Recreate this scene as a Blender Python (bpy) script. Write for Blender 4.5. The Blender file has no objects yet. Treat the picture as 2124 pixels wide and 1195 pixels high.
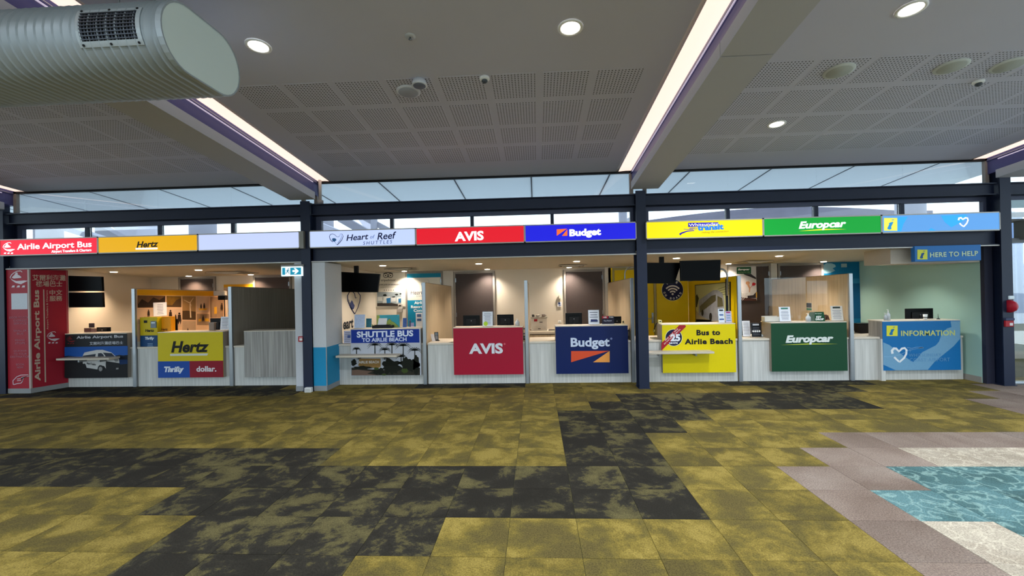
import bpy, bmesh, math, random
from mathutils import Vector, Matrix
random.seed(7)
SC = bpy.context.scene
COL = SC.collection
# ------------------------------------------------------------------ camera (pixels of the 2124x1195 frame)
F, YAW, PITCH, ROLL, H = 922.657, .05422, .00292, .02022, 1.75
fw = Vector((-math.sin(YAW)*math.cos(PITCH), math.cos(YAW)*math.cos(PITCH), math.sin(PITCH)))
r0 = Vector((math.cos(YAW), math.sin(YAW), 0)); u0 = r0.cross(fw)
rt = r0*math.cos(ROLL) - u0*math.sin(ROLL); up = r0*math.sin(ROLL) + u0*math.cos(ROLL)
cam = bpy.data.cameras.new('camera'); co = bpy.data.objects.new('camera', cam); COL.objects.link(co)
co.matrix_world = Matrix(((rt.x, up.x, -fw.x, 0), (rt.y, up.y, -fw.y, 0), (rt.z, up.z, -fw.z, H), (0, 0, 0, 1)))
cam.sensor_width = 36; cam.lens = F/2124*36; cam.clip_start = .05; cam.clip_end = 300
SC.camera = co
# ------------------------------------------------------------------ world, exposure
W = bpy.data.worlds.new('sky'); SC.world = W; W.use_nodes = True
nt = W.node_tree; nt.nodes.clear()
wo = nt.nodes.new('ShaderNodeOutputWorld'); bg = nt.nodes.new('ShaderNodeBackground')
tc = nt.nodes.new('ShaderNodeTexCoord'); sp = nt.nodes.new('ShaderNodeSeparateXYZ'); rp = nt.nodes.new('ShaderNodeValToRGB')
nt.links.new(tc.outputs['Generated'], sp.inputs[0]); nt.links.new(sp.outputs['Z'], rp.inputs[0])
rp.color_ramp.elements[0].position = 0; rp.color_ramp.elements[0].color = (.74, .92, 1, 1)
rp.color_ramp.elements[1].position = .6; rp.color_ramp.elements[1].color = (.62, .80, 1, 1)
nt.links.new(rp.outputs[0], bg.inputs[0]); bg.inputs[1].default_value = 1.75
nt.links.new(bg.outputs[0], wo.inputs[0])
SC.view_settings.view_transform = 'Standard'; SC.view_settings.look = 'None'
SC.view_settings.exposure = 0.5; SC.view_settings.gamma = 1.0; SC.view_settings.use_curve_mapping = False
BOOTH_W, HALL_W = 98.0, 250.0        # watts of the booth and the hall downlights

# ------------------------------------------------------------------ pixel -> point on a plane
def ray(u, v): return rt*((u-1062)/F) - up*((v-597.5)/F) + fw
def onY(u, v, Y):
    d = ray(u, v); t = Y/d.y; return Vector((d.x*t, Y, H+d.z*t))
def onX(u, v, X):
    d = ray(u, v); t = X/d.x; return Vector((X, d.y*t, H+d.z*t))
def onS(u, v, z0, y0, s):             # plane z = z0 - s*(y-y0)
    d = ray(u, v); t = (z0+s*y0-H)/(d.z+s*d.y); return Vector((d.x*t, d.y*t, H+d.z*t))
HS = .091
def ceilz(y): return 3.78+HS*(7.9-y)
def boothz(y): return 2.315-.029*(y-8.3)
def onC(u, v): return onS(u, v, 3.78, 7.9, HS)
def onB(u, v): return onS(u, v, 2.315, 8.3, .029)
# ------------------------------------------------------------------ materials
def lin(c):
    if isinstance(c, str): c = tuple(int(c[i:i+2], 16)/255 for i in (0, 2, 4))
    return tuple(x/12.92 if x <= .04045 else ((x+.055)/1.055)**2.4 for x in c[:3])+(1,)
MC = {}
def M(col, rough=.55, metal=0, em=0, name=None, spec=.22, nz=0.0, scale=40):
    k = (col, rough, metal, em, spec, nz, scale)
    if k in MC: return MC[k]
    m = bpy.data.materials.new(name or 'mat_%d' % len(MC)); m.use_nodes = True
    n = m.node_tree; b = n.nodes['Principled BSDF']; c = lin(col)
    b.inputs['Base Color'].default_value = c; b.inputs['Roughness'].default_value = rough
    b.inputs['Metallic'].default_value = metal; b.inputs['Specular IOR Level'].default_value = spec
    if em:
        b.inputs['Emission Color'].default_value = c; b.inputs['Emission Strength'].default_value = em
        b.inputs['Base Color'].default_value = tuple(x*.3 for x in c[:3])+(1,)
    elif True:
        t = n.nodes.new('ShaderNodeTexCoord'); no = n.nodes.new('ShaderNodeTexNoise'); no.inputs['Scale'].default_value = scale
        no.inputs['Detail'].default_value = 3
        hs = n.nodes.new('ShaderNodeHueSaturation'); hs.inputs['Color'].default_value = c
        mr = n.nodes.new('ShaderNodeMapRange'); a = nz or .05
        mr.inputs[3].default_value = 1-a; mr.inputs[4].default_value = 1+a
        n.links.new(t.outputs['Object'], no.inputs['Vector']); n.links.new(no.outputs[0], mr.inputs[0])
        n.links.new(mr.outputs[0], hs.inputs['Value']); n.links.new(hs.outputs[0], b.inputs['Base Color'])
    MC[k] = m; return m
def grain(name, c1, c2, sx=55, sz=1.6, sy=55, rough=.5, contrast=(.35, .7)):
    m = bpy.data.materials.new(name); m.use_nodes = True; n = m.node_tree; b = n.nodes['Principled BSDF']
    t = n.nodes.new('ShaderNodeTexCoord'); mp = n.nodes.new('ShaderNodeMapping'); mp.inputs['Scale'].default_value = (sx, sy, sz)
    no = n.nodes.new('ShaderNodeTexNoise'); no.inputs['Scale'].default_value = 1; no.inputs['Detail'].default_value = 5
    cr = n.nodes.new('ShaderNodeValToRGB'); e = cr.color_ramp.elements
    e[0].position, e[1].position = contrast; e[0].color = lin(c1); e[1].color = lin(c2)
    n.links.new(t.outputs['Object'], mp.inputs[0]); n.links.new(mp.outputs[0], no.inputs['Vector'])
    n.links.new(no.outputs[0], cr.inputs[0]); n.links.new(cr.outputs[0], b.inputs['Base Color'])
    b.inputs['Roughness'].default_value = rough
    return m
def carpet(name, cols, scale, detail=9, rough_mix=.5, veins=None, pos=None):
    m = bpy.data.materials.new(name); m.use_nodes = True; n = m.node_tree; b = n.nodes['Principled BSDF']
    N = n.nodes.new; L = n.links.new
    g = N('ShaderNodeNewGeometry'); oi = N('ShaderNodeObjectInfo')
    ad = N('ShaderNodeMath'); ad.operation = 'MULTIPLY_ADD'; L(oi.outputs['Random'], ad.inputs[0]); ad.inputs[1].default_value = 61; L(g.outputs['Random Per Island'], ad.inputs[2])
    sc_ = N('ShaderNodeMath'); sc_.operation = 'MULTIPLY'; L(ad.outputs[0], sc_.inputs[0]); sc_.inputs[1].default_value = 29
    cb = N('ShaderNodeCombineXYZ'); L(sc_.outputs[0], cb.inputs[2])
    va = N('ShaderNodeVectorMath'); L(g.outputs['Position'], va.inputs[0]); L(cb.outputs[0], va.inputs[1])
    no = N('ShaderNodeTexNoise'); no.inputs['Scale'].default_value = scale; no.inputs['Detail'].default_value = detail
    no.inputs['Roughness'].default_value = rough_mix; no.inputs['Distortion'].default_value = .3
    L(va.outputs[0], no.inputs['Vector'])
    cr = N('ShaderNodeValToRGB'); e = cr.color_ramp.elements
    p = pos or [.36, .47, .52, .64]
    e[0].position = p[0]; e[0].color = lin(cols[0]); e[1].position = p[1]; e[1].color = lin(cols[1])
    for q, c in zip(p[2:], cols[2:]):
        x = e.new(q); x.color = lin(c)
    L(no.outputs[0], cr.inputs[0]); out = cr.outputs[0]
    if veins:
        vo = N('ShaderNodeTexVoronoi'); vo.feature = 'DISTANCE_TO_EDGE'; vo.inputs['Scale'].default_value = 4.6
        n2 = N('ShaderNodeTexNoise'); n2.inputs['Scale'].default_value = 5; n2.inputs['Detail'].default_value = 2
        L(va.outputs[0], n2.inputs['Vector'])
        vm = N('ShaderNodeVectorMath'); vm.operation = 'MULTIPLY_ADD'; L(n2.outputs['Color'], vm.inputs[0]); vm.inputs[1].default_value = (.5, .5, .5); L(va.outputs[0], vm.inputs[2])
        L(vm.outputs[0], vo.inputs['Vector'])
        mr = N('ShaderNodeMapRange'); mr.inputs[1].default_value = .01; mr.inputs[2].default_value = .09; mr.inputs[3].default_value = .5; mr.inputs[4].default_value = 0
        L(vo.outputs['Distance'], mr.inputs[0])
        mx = N('ShaderNodeMix'); mx.data_type = 'RGBA'; L(mr.outputs[0], mx.inputs[0]); L(out, mx.inputs[6]); mx.inputs[7].default_value = lin(veins); out = mx.outputs[2]
    fi = N('ShaderNodeTexNoise'); fi.inputs['Scale'].default_value = 95; fi.inputs['Detail'].default_value = 5; fi.inputs['Roughness'].default_value = .7; L(g.outputs['Position'], fi.inputs['Vector'])
    mr2 = N('ShaderNodeMapRange'); mr2.inputs[1].default_value = .32; mr2.inputs[2].default_value = .68; mr2.inputs[3].default_value = .52; mr2.inputs[4].default_value = 1.48; L(fi.outputs[0], mr2.inputs[0])
    hs = N('ShaderNodeHueSaturation'); L(mr2.outputs[0], hs.inputs['Value']); L(out, hs.inputs['Color'])
    ra = N('ShaderNodeMapRange'); ra.inputs[3].default_value = .9; ra.inputs[4].default_value = 1.1; L(oi.outputs['Random'], ra.inputs[0])
    hs2 = N('ShaderNodeHueSaturation'); L(ra.outputs[0], hs2.inputs['Value']); L(hs.outputs[0], hs2.inputs['Color'])
    L(hs2.outputs[0], b.inputs['Base Color'])
    b.inputs['Roughness'].default_value = .95; b.inputs['Specular IOR Level'].default_value = .15
    bu = N('ShaderNodeBump'); bu.inputs['Strength'].default_value = .5; bu.inputs['Distance'].default_value = .004; L(fi.outputs[0], bu.inputs['Height']); L(bu.outputs[0], b.inputs['Normal'])
    return m
def perforated():
    m = bpy.data.materials.new('perforated_plaster'); m.use_nodes = True; n = m.node_tree; b = n.nodes['Principled BSDF']
    N = n.nodes.new; L = n.links.new
    t = N('ShaderNodeTexCoord'); s = N('ShaderNodeSeparateXYZ'); L(t.outputs['Object'], s.inputs[0])
    vals = []
    for ax in 'XY':
        a = N('ShaderNodeMath'); a.operation = 'MULTIPLY_ADD'; L(s.outputs[ax], a.inputs[0]); a.inputs[1].default_value = 1/.0357; a.inputs[2].default_value = 100
        f = N('ShaderNodeMath'); f.operation = 'FRACT'; L(a.outputs[0], f.inputs[0])
        c = N('ShaderNodeMath'); c.operation = 'SUBTRACT'; L(f.outputs[0], c.inputs[0]); c.inputs[1].default_value = .5
        q = N('ShaderNodeMath'); q.operation = 'POWER'; L(c.outputs[0], q.inputs[0]); q.inputs[1].default_value = 2; vals.append(q)
    ad = N('ShaderNodeMath'); L(vals[0].outputs[0], ad.inputs[0]); L(vals[1].outputs[0], ad.inputs[1])
    mr = N('ShaderNodeMapRange'); mr.inputs[1].default_value = .035; mr.inputs[2].default_value = .065; L(ad.outputs[0], mr.inputs[0])
    mx = N('ShaderNodeMix'); mx.data_type = 'RGBA'; L(mr.outputs[0], mx.inputs[0]); mx.inputs[6].default_value = lin('2c2c30'); mx.inputs[7].default_value = lin('c6c6d6')
    L(mx.outputs[2], b.inputs['Base Color']); b.inputs['Roughness'].default_value = .85
    bu = N('ShaderNodeBump'); bu.inputs['Strength'].default_value = .4; bu.inputs['Distance'].default_value = .004
    L(mr.outputs[0], bu.inputs['Height']); L(bu.outputs[0], b.inputs['Normal'])
    return m
def glassm(name, tint=(1, 1, 1, 1), g=.06):
    m = bpy.data.materials.new(name); m.use_nodes = True; n = m.node_tree; n.nodes.clear()
    o = n.nodes.new('ShaderNodeOutputMaterial'); mx = n.nodes.new('ShaderNodeMixShader'); tr = n.nodes.new('ShaderNodeBsdfTransparent'); gl = n.nodes.new('ShaderNodeBsdfGlossy')
    tr.inputs[0].default_value = tint; gl.inputs[1].default_value = .02; fr = n.nodes.new('ShaderNodeFresnel'); fr.inputs[0].default_value = 1.45
    mm = n.nodes.new('ShaderNodeMath'); mm.operation = 'MULTIPLY_ADD'; mm.inputs[1].default_value = .35; mm.inputs[2].default_value = g*.2
    n.links.new(fr.outputs[0], mm.inputs[0]); n.links.new(mm.outputs[0], mx.inputs[0])
    n.links.new(tr.outputs[0], mx.inputs[1]); n.links.new(gl.outputs[0], mx.inputs[2]); n.links.new(mx.outputs[0], o.inputs[0])
    return m
WHITE = M('c9c7c5', .8, nz=.02, scale=3); CEIL = M('c6c6d6', .85, nz=.03, scale=1.5); NAVY = M('1a2238', .45, nz=.1, scale=8, spec=.3)
NAVY2 = M('4d4e7e', .35, nz=.06, scale=6); ALU = M('a9adb2', .35, .85); ALUW = M('c9ccd0', .45, .3); STEEL = M('8c8f92', .3, .9)
BLK = M('050608', .4, name='black_plastic', spec=.15); BLKM = M('141416', .6); PAPER = M('e6e8f0', .7); INK = M('2a2c3a', .7); INKG = M('77798a', .7)
CREAM = M('d9cfbf', .8, nz=.02, scale=2); WHT = M('f2f2f0', .5)
LAM = grain('pale_grey_laminate', 'b9b7b2', 'd4d2cd', 60, 1.3, 60, .5)
OAK = grain('light_oak_laminate', 'b59f80', 'd2bf9f', 45, 1.0, 45, .5)
ASH = grain('weathered_grey_wood', '7d7974', 'b3aea8', 38, .9, 38, .55, (.3, .72))
ASHD = grain('dark_grey_wood', '8a8074', 'a2978a', 50, .8, 50, .5)
TOPM = M('d8cdbd', .4, name='cream_worktop')
DOORM = M('4b4240', .6, nz=.1, scale=30)
PERF = perforated()
GLASS = glassm('clear_glass'); ACRYL = glassm('acrylic', (.97, .98, .99, 1), .1)
# ------------------------------------------------------------------ builders
def wloc(o):
    v = Vector((0, 0, 0))
    while o is not None: v += o.location; o = o.parent
    return v
def link(name, me, mat, parent=None, loc=None):
    o = bpy.data.objects.new(name, me); COL.objects.link(o)
    if mat is not None and not me.materials: me.materials.append(mat)
    if parent is not None: o.parent = parent
    if loc is not None: o.location = loc
    return o
def fin(name, bm, mat, parent=None, smooth=False, pivot=None):
    base = wloc(parent)
    if parent is None and pivot is None:
        xs = [v.co for v in bm.verts]
        pivot = Vector(((min(p.x for p in xs)+max(p.x for p in xs))/2, (min(p.y for p in xs)+max(p.y for p in xs))/2, min(p.z for p in xs)))
    if parent is None: base = Vector(pivot)
    bmesh.ops.translate(bm, verts=bm.verts, vec=-base)
    bmesh.ops.recalc_face_normals(bm, faces=bm.faces)
    me = bpy.data.meshes.new(name); bm.to_mesh(me); bm.free()
    if smooth:
        for p in me.polygons: p.use_smooth = True
    return link(name, me, mat, parent, base if parent is None else None)
def tag(o, label=None, cat=None, group=None, kind=None, category=None):
    cat = cat or category
    if label: o['label'] = label
    if cat: o['category'] = cat
    if group: o['group'] = group
    if kind: o['kind'] = kind
    return o
def thing(name, label, cat, loc, group=None, kind=None):
    o = bpy.data.objects.new(name, None); COL.objects.link(o); o.location = loc; o.empty_display_size = .1
    return tag(o, label, cat, group, kind)
def addbox(bm, x0, x1, y0, y1, z0, z1, bev=0):
    r = bmesh.ops.create_cube(bm, size=1)
    for v in r['verts']:
        v.co = Vector((x0+(v.co.x+.5)*(x1-x0), y0+(v.co.y+.5)*(y1-y0), z0+(v.co.z+.5)*(z1-z0)))
    if bev:
        ed = list({e for v in r['verts'] for e in v.link_edges})
        bmesh.ops.bevel(bm, geom=ed, offset=bev, segments=1, affect='EDGES')
def box(name, x0, x1, y0, y1, z0, z1, mat, parent=None, bev=0, **k):
    bm = bmesh.new(); addbox(bm, x0, x1, y0, y1, z0, z1, bev); o = fin(name, bm, mat, parent)
    if k: tag(o, **k)
    return o
def addprism(bm, pts, vec):            # closed planar ring pushed along vec
    a = [bm.verts.new(p) for p in pts]; b = [bm.verts.new(Vector(p)+vec) for p in pts]
    n = len(pts)
    bm.faces.new(a); bm.faces.new(b[::-1])
    for i in range(n): bm.faces.new((a[i], a[(i+1) % n], b[(i+1) % n], b[i]))
def addcyl(bm, p0, p1, r0_, r1_=None, n=16, cap=True):
    p0, p1 = Vector(p0), Vector(p1); r1_ = r0_ if r1_ is None else r1_
    d = (p1-p0).normalized(); a = d.orthogonal().normalized(); b = d.cross(a)
    A = [bm.verts.new(p0+(a*math.cos(t)+b*math.sin(t))*r0_) for t in [2*math.pi*i/n for i in range(n)]]
    B = [bm.verts.new(p1+(a*math.cos(t)+b*math.sin(t))*r1_) for t in [2*math.pi*i/n for i in range(n)]]
    for i in range(n): bm.faces.new((A[i], A[(i+1) % n], B[(i+1) % n], B[i]))
    if cap: bm.faces.new(A[::-1]); bm.faces.new(B)
def cyl(name, p0, p1, r0_, mat, parent=None, r1_=None, n=16, **k):
    bm = bmesh.new(); addcyl(bm, p0, p1, r0_, r1_, n); o = fin(name, bm, mat, parent)
    for p in o.data.polygons: p.use_smooth = len(p.vertices) == 4
    if k: tag(o, **k)
    return o
def lathe(name, c, prof, mat, parent=None, n=20, axis=(0, 0, 1)):      # prof: (radius, height)
    bm = bmesh.new(); c = Vector(c); ax = Vector(axis).normalized(); a = ax.orthogonal().normalized(); b = ax.cross(a); rings = []
    for r, h in prof:
        rings.append([bm.verts.new(c+ax*h+(a*math.cos(2*math.pi*i/n)+b*math.sin(2*math.pi*i/n))*max(r, 1e-4)) for i in range(n)])
    for A, B in zip(rings, rings[1:]):
        for i in range(n): bm.faces.new((A[i], A[(i+1) % n], B[(i+1) % n], B[i]))
    bm.faces.new(rings[0][::-1]); bm.faces.new(rings[-1])
    return fin(name, bm, mat, parent, smooth=True)
def tube(name, pts, r, mat, parent=None, n=8):
    bm = bmesh.new(); pts = [Vector(p) for p in pts]; rings = []; pa = None
    for i, p in enumerate(pts):
        d = (pts[min(i+1, len(pts)-1)]-pts[max(i-1, 0)]).normalized()
        a = d.orthogonal().normalized() if pa is None else (pa-d*pa.dot(d)).normalized(); pa = a; b = d.cross(a)
        rings.append([bm.verts.new(p+(a*math.cos(2*math.pi*k/n)+b*math.sin(2*math.pi*k/n))*r) for k in range(n)])
    for A, B in zip(rings, rings[1:]):
        for k in range(n): bm.faces.new((A[k], A[(k+1) % n], B[(k+1) % n], B[k]))
    bm.faces.new(rings[0][::-1]); bm.faces.new(rings[-1])
    return fin(name, bm, mat, parent, smooth=True)
# frames: FY = upright plane facing the hall, FX = upright plane whose face looks along +x (s=1) or -x (s=-1)
class FY:
    def __init__(s, Y): s.Y = Y
    def pt(s, a, b, d=0): return Vector((a, s.Y-d, b))
    def px(s, u, v): p = onY(u, v, s.Y); return (p.x, p.z)
class FX:
    def __init__(s, X, sg=1): s.X = X; s.sg = sg
    def pt(s, a, b, d=0): return Vector((s.X+s.sg*d, a*s.sg, b))
    def px(s, u, v): p = onX(u, v, s.X); return (p.y*s.sg, p.z)
class FG:                                     # any upright plane: origin, direction to the right, lean back
    def __init__(s, o, ang=0, lean=0):
        s.o = Vector(o); s.r = Vector((math.cos(ang), math.sin(ang), 0)); n = Vector((math.sin(ang), -math.cos(ang), 0))
        s.u = Vector((0, 0, 1))*math.cos(lean)-n*math.sin(lean); s.n = n*math.cos(lean)+Vector((0, 0, 1))*math.sin(lean)
    def pt(s, a, b, d=0): return s.o+s.r*a+s.u*b+s.n*d
def rpx(fr, u0_, v0, u1, v1):                 # pixel rectangle -> (a0,a1,b0,b1)
    vm, um = (v0+v1)/2, (u0_+u1)/2
    return fr.px(u0_, vm)[0], fr.px(u1, vm)[0], fr.px(um, v1)[1], fr.px(um, v0)[1]
def art(parent, name, polys, mat, fr, d=.001, th=.0015, px=None):
    """flat shapes lying on a plane; px = function turning drawing units into pixels"""
    bm = bmesh.new()
    for P in polys:
        q = [fr.px(*px(*a)) for a in P] if px else P
        c = [fr.pt(a, b, d) for a, b in q]; addprism(bm, c, fr.pt(0, 0, th)-fr.pt(0, 0, 0))
    return fin(name, bm, mat, parent)
def rect(a0, b0, a1, b1): return [(a0, b0), (a1, b0), (a1, b1), (a0, b1)]
def circ(x, y, r, n=24, ry=None): return [(x+r*math.cos(2*math.pi*i/n), y+(ry or r)*math.sin(2*math.pi*i/n)) for i in range(n)]
def stroke(pts, w, w2=None):
    L, Rr = [], []
    for i, (x, y) in enumerate(pts):
        a = pts[max(i-1, 0)]; b = pts[min(i+1, len(pts)-1)]; dx, dy = b[0]-a[0], b[1]-a[1]; l = math.hypot(dx, dy) or 1
        t = i/(len(pts)-1); ww = (w+(w2-w)*t if w2 is not None else w)/2
        L.append((x-dy/l*ww, y+dx/l*ww)); Rr.append((x+dy/l*ww, y-dx/l*ww))
    return L+Rr[::-1]
def arc(x, y, r, a0, a1, n=12, ry=None): return [(x+r*math.cos(math.radians(a0+(a1-a0)*i/n)), y+(ry or r)*math.sin(math.radians(a0+(a1-a0)*i/n))) for i in range(n+1)]
def slab(parent, name, fr, rc, mat, d=0, th=.004):
    a0, a1, b0, b1 = rc; return art(parent, name, [rect(a0, b0, a1, b1)], mat, fr, d, th)
TC = {}
def glyphs(txt, bold, shear, spc, align='LEFT', lead=1.0):
    k = (txt, bold, shear, spc, align, lead)
    if k not in TC:
        cu = bpy.data.curves.new('t', 'FONT'); cu.body = txt; cu.size = 1; cu.offset = bold; cu.shear = shear; cu.space_character = spc
        cu.align_x = align; cu.space_line = lead; cu.resolution_u = 3; cu.extrude = .01; cu.fill_mode = 'BOTH'
        o = bpy.data.objects.new('t', cu); COL.objects.link(o)
        dg = bpy.context.evaluated_depsgraph_get(); dg.update(); me = bpy.data.meshes.new_from_object(o.evaluated_get(dg))
        vs = [v.co.copy() for v in me.vertices]; fs = [tuple(p.vertices) for p in me.polygons]
        COL.objects.unlink(o); bpy.data.objects.remove(o); bpy.data.curves.remove(cu); bpy.data.meshes.remove(me)
        x0 = min(v.x for v in vs); x1 = max(v.x for v in vs); y0 = min(v.y for v in vs); y1 = max(v.y for v in vs)
        TC[k] = ([((v.x-x0)/(x1-x0), (v.y-y0)/(y1-y0), v.z > 0) for v in vs], fs)
    return TC[k]
def text(parent, txt, rc, mat, fr, bold=.02, shear=0, spc=1, d=.003, th=.002, rot=False, name='lettering', align='LEFT', lead=1.0, slant=0, **k):
    vs, fs = glyphs(txt, bold, shear, spc, align, lead); a0, a1, b0, b1 = rc
    base = wloc(parent); out = []
    for x, y, top in vs:
        if rot: a, b = a0+(1-y)*(a1-a0), b0+x*(b1-b0)
        else: a, b = a0+x*(a1-a0), b0+y*(b1-b0)+slant*(x-.5)
        out.append(fr.pt(a, b, d+(th if top else 0))-base)
    me = bpy.data.meshes.new(name); me.from_pydata(out, [], fs); o = link(name, me, mat, parent)
    if k: tag(o, **k)
    return o
def tpx(parent, txt, u0_, v0, u1, v1, mat, fr, **k): return text(parent, txt, rpx(fr, u0_, v0, u1, v1), mat, fr, **k)
def lines(parent, rc, mat, fr, n, d=.003, name='lettering', seed=1):        # small print too fine to read
    rn = random.Random(seed); a0, a1, b0, b1 = rc; P = []; h = (b1-b0)/n
    for i in range(n):
        m_ = rn.uniform(0, .25)*(a1-a0)
        P.append(rect(a0+m_/2, b0+h*(i+.3), a1-m_/2, b0+h*(i+.62)))
    return art(parent, name, P, mat, fr, d, .0005)
def Z(x0, y0, s): return lambda x, y: (x0+x/s, y0+y/s)
# ================================================================== THE SETTING
S = 'structure'
XL, XR = -16.0, 13.0
beams_x = [-10.04, -4.13, 1.89, 7.80]
# floor and carpet tiles
fl = box('floor', XL, XR, -9, 11.2, -.25, -.006, M('4a4830', .95), kind=S, label='carpet tile floor of the terminal hall, olive, charcoal, taupe and teal')
CM = {'O': carpet('olive_carpet', ['4f4524', '5a4f25', '6b5c28', '7d6c34'], 2.4, 12, .68, pos=[.40, .475, .525, .60]),
      'D': carpet('charcoal_carpet', ['211e18', '28251e', '453f27', '534c2f'], 2.6, 12, .70, pos=[.44, .505, .545, .64]),
      'T': carpet('taupe_carpet', ['64554b', '706157', '7a6c62', '85786e'], 1.6, pos=[.3, .45, .6, .75]),
      'B': carpet('sand_carpet', ['8f8474', '968b7b', '9a9080', 'a19786'], 2, veins='bdb29e'),
      'W': carpet('teal_carpet', ['375050', '415d5e', '496668', '527072'], 2, veins='86a098')}
def ctype(c, r):
    def rg(*q): return any(a <= c <= b for a, b in q)
    if r <= -1: return 'D' if rg((-3, -1)) else 'T' if c == 7 else 'B' if c >= 8 else 'O'
    if r == 0: return 'D' if rg((-3, 0)) else 'T' if c == 7 else 'B' if c == 8 else 'W' if c >= 9 else 'O'
    if r == 1: return 'D' if rg((-4, 4)) else 'T' if c == 7 else 'W' if c >= 8 else 'O'
    if r == 2: return 'D' if c <= 4 else 'O' if c <= 6 else 'T' if c <= 8 else 'W'
    if r == 3: return 'D' if c <= -3 or c in (3, 4) else 'O' if c <= 7 else 'T' if c <= 9 else 'B'
    if r == 4: return 'D' if c in (3, 4) else 'T' if c >= 9 else 'O'
    if r == 5: return 'D' if rg((3, 5)) else 'O'
    if r == 6: return 'D' if rg((3, 6)) else 'T' if c >= 15 else 'O'  # far right taupe, here and in the next rows, paints haze by the entrance
    if r == 7: return 'D' if rg((4, 11)) else 'T' if c >= 15 else 'O'
    if r == 8: return 'D' if rg((5, 11)) else 'T' if c >= 16 else 'O'
    if r == 9: return 'D' if rg((10, 12), (-17, -7)) else 'T' if c >= 17 else 'O'
    return 'D' if rg((-30, -8), (-2, 1), (9, 13)) else 'O'
tiles = []
for r in range(-3, 11):
    for c in range(-30, 28):
        x = -1.2345+.5*c; y = 2.903+.5*r
        if x < XL or x > XR-.5: continue
        cx, cy = x+.25, y+.25; ang = math.atan2(cx, cy)-(-YAW)
        vis = cy > 2.3 and abs(math.tan(ang)) < 1.24 and abs(ang) < 1.2
        tiles.append((-(cy*cy) if vis else -1e6-cy, c, r, x, y))
tiles.sort(key=lambda t: -t[0])
tm = {}
rest = {k: bmesh.new() for k in CM}
for i, (pr, c, r, x, y) in enumerate(tiles):
    k = ctype(c, r)
    if i < 300:
        if k not in tm:
            bm = bmesh.new(); addbox(bm, -.2488, .2488, -.2488, .2488, -.006, 0, .0012); me = bpy.data.meshes.new('carpet_tile'); bm.to_mesh(me); bm.free(); me.materials.append(CM[k]); tm[k] = me
        o = bpy.data.objects.new('carpet_tile', tm[k]); COL.objects.link(o); o.parent = fl
        o.location = Vector((x+.25, y+.25, random.uniform(-.0006, .0006)))-fl.location
    else:
        addbox(rest[k], x+.0012, x+.4988, y+.0012, y+.4988, -.006, 0)
for k, bm in rest.items():
    if len(bm.verts): tag(fin('carpet_tiles', bm, CM[k], fl), kind='stuff')
    else: bm.free()
# rest of the carpet behind the viewer
box('carpet_field', XL, XR, -9, 1.4, -.006, -.001, CM['O'], fl)

# ceilings between the roof beams, each with 8 x 4 perforated panels
def slopebox(name, x0, x1, y0, y1, dz, th, mat, parent=None, zf=ceilz, **k):
    bm = bmesh.new()
    addprism(bm, [Vector((x0, y0, zf(y0)+dz)), Vector((x0, y1, zf(y1)+dz)), Vector((x0, y1, zf(y1)+dz+th)), Vector((x0, y0, zf(y0)+dz+th))], Vector((x1-x0, 0, 0)))
    o = fin(name, bm, mat, parent)
    if k: tag(o, **k)
    return o
rows = [(4.76, 5.28), (5.38, 5.93), (6.06, 6.53), (6.64, 7.22)]
patch_me = {}
spans = [(XL, beams_x[0]-.45)]+[(beams_x[i]+.45, beams_x[i+1]-.45) for i in range(3)]+[(beams_x[3]+.45, XR)]
for bi, (x0, x1) in enumerate(spans):
    ce = slopebox('ceiling', x0, x1, -9, 7.96, 0, .06, CEIL, kind=S, label=['white plaster ceiling beyond the leftmost roof beam', 'white plaster ceiling over the left booths behind the duct', 'white plaster ceiling over the middle booths', 'white plaster ceiling over the right booths', 'white plaster ceiling over the side entrance'][bi])
    base = [-5.914*2, -5.914, 0, 5.914*.98, 5.914*2][bi]+ (0)
    if bi == 3: base = 5.77
    for ri, (ya, yb) in enumerate(rows):
        for ci in range(8):
            xa, xb = 1.2+base-.575*ci-.505, 1.2+base-.575*ci
            if xa < x0+.02 or xb > x1-.02: continue
            if bi == 0 and ci > 4: continue
            if ri not in patch_me:
                bm = bmesh.new(); addbox(bm, -.2525, .2525, -(yb-ya)/2, (yb-ya)/2, -.0025, .004); me = bpy.data.meshes.new('perforated_panel'); bm.to_mesh(me); bm.free(); me.materials.append(PERF); patch_me[ri] = me
            o = bpy.data.objects.new('perforated_panel', patch_me[ri]); COL.objects.link(o); o.parent = ce
            ym = (ya+yb)/2; o.location = Vector(((xa+xb)/2, ym, ceilz(ym)))-ce.location; o.rotation_euler = (-math.atan(HS), 0, 0)
# roof above the coves
slopebox('roof', XL, XR, -9, 8.0, .36, .1, M('9a9a9a'), kind=S, label='flat sloping roof deck above the ceiling')
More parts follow.
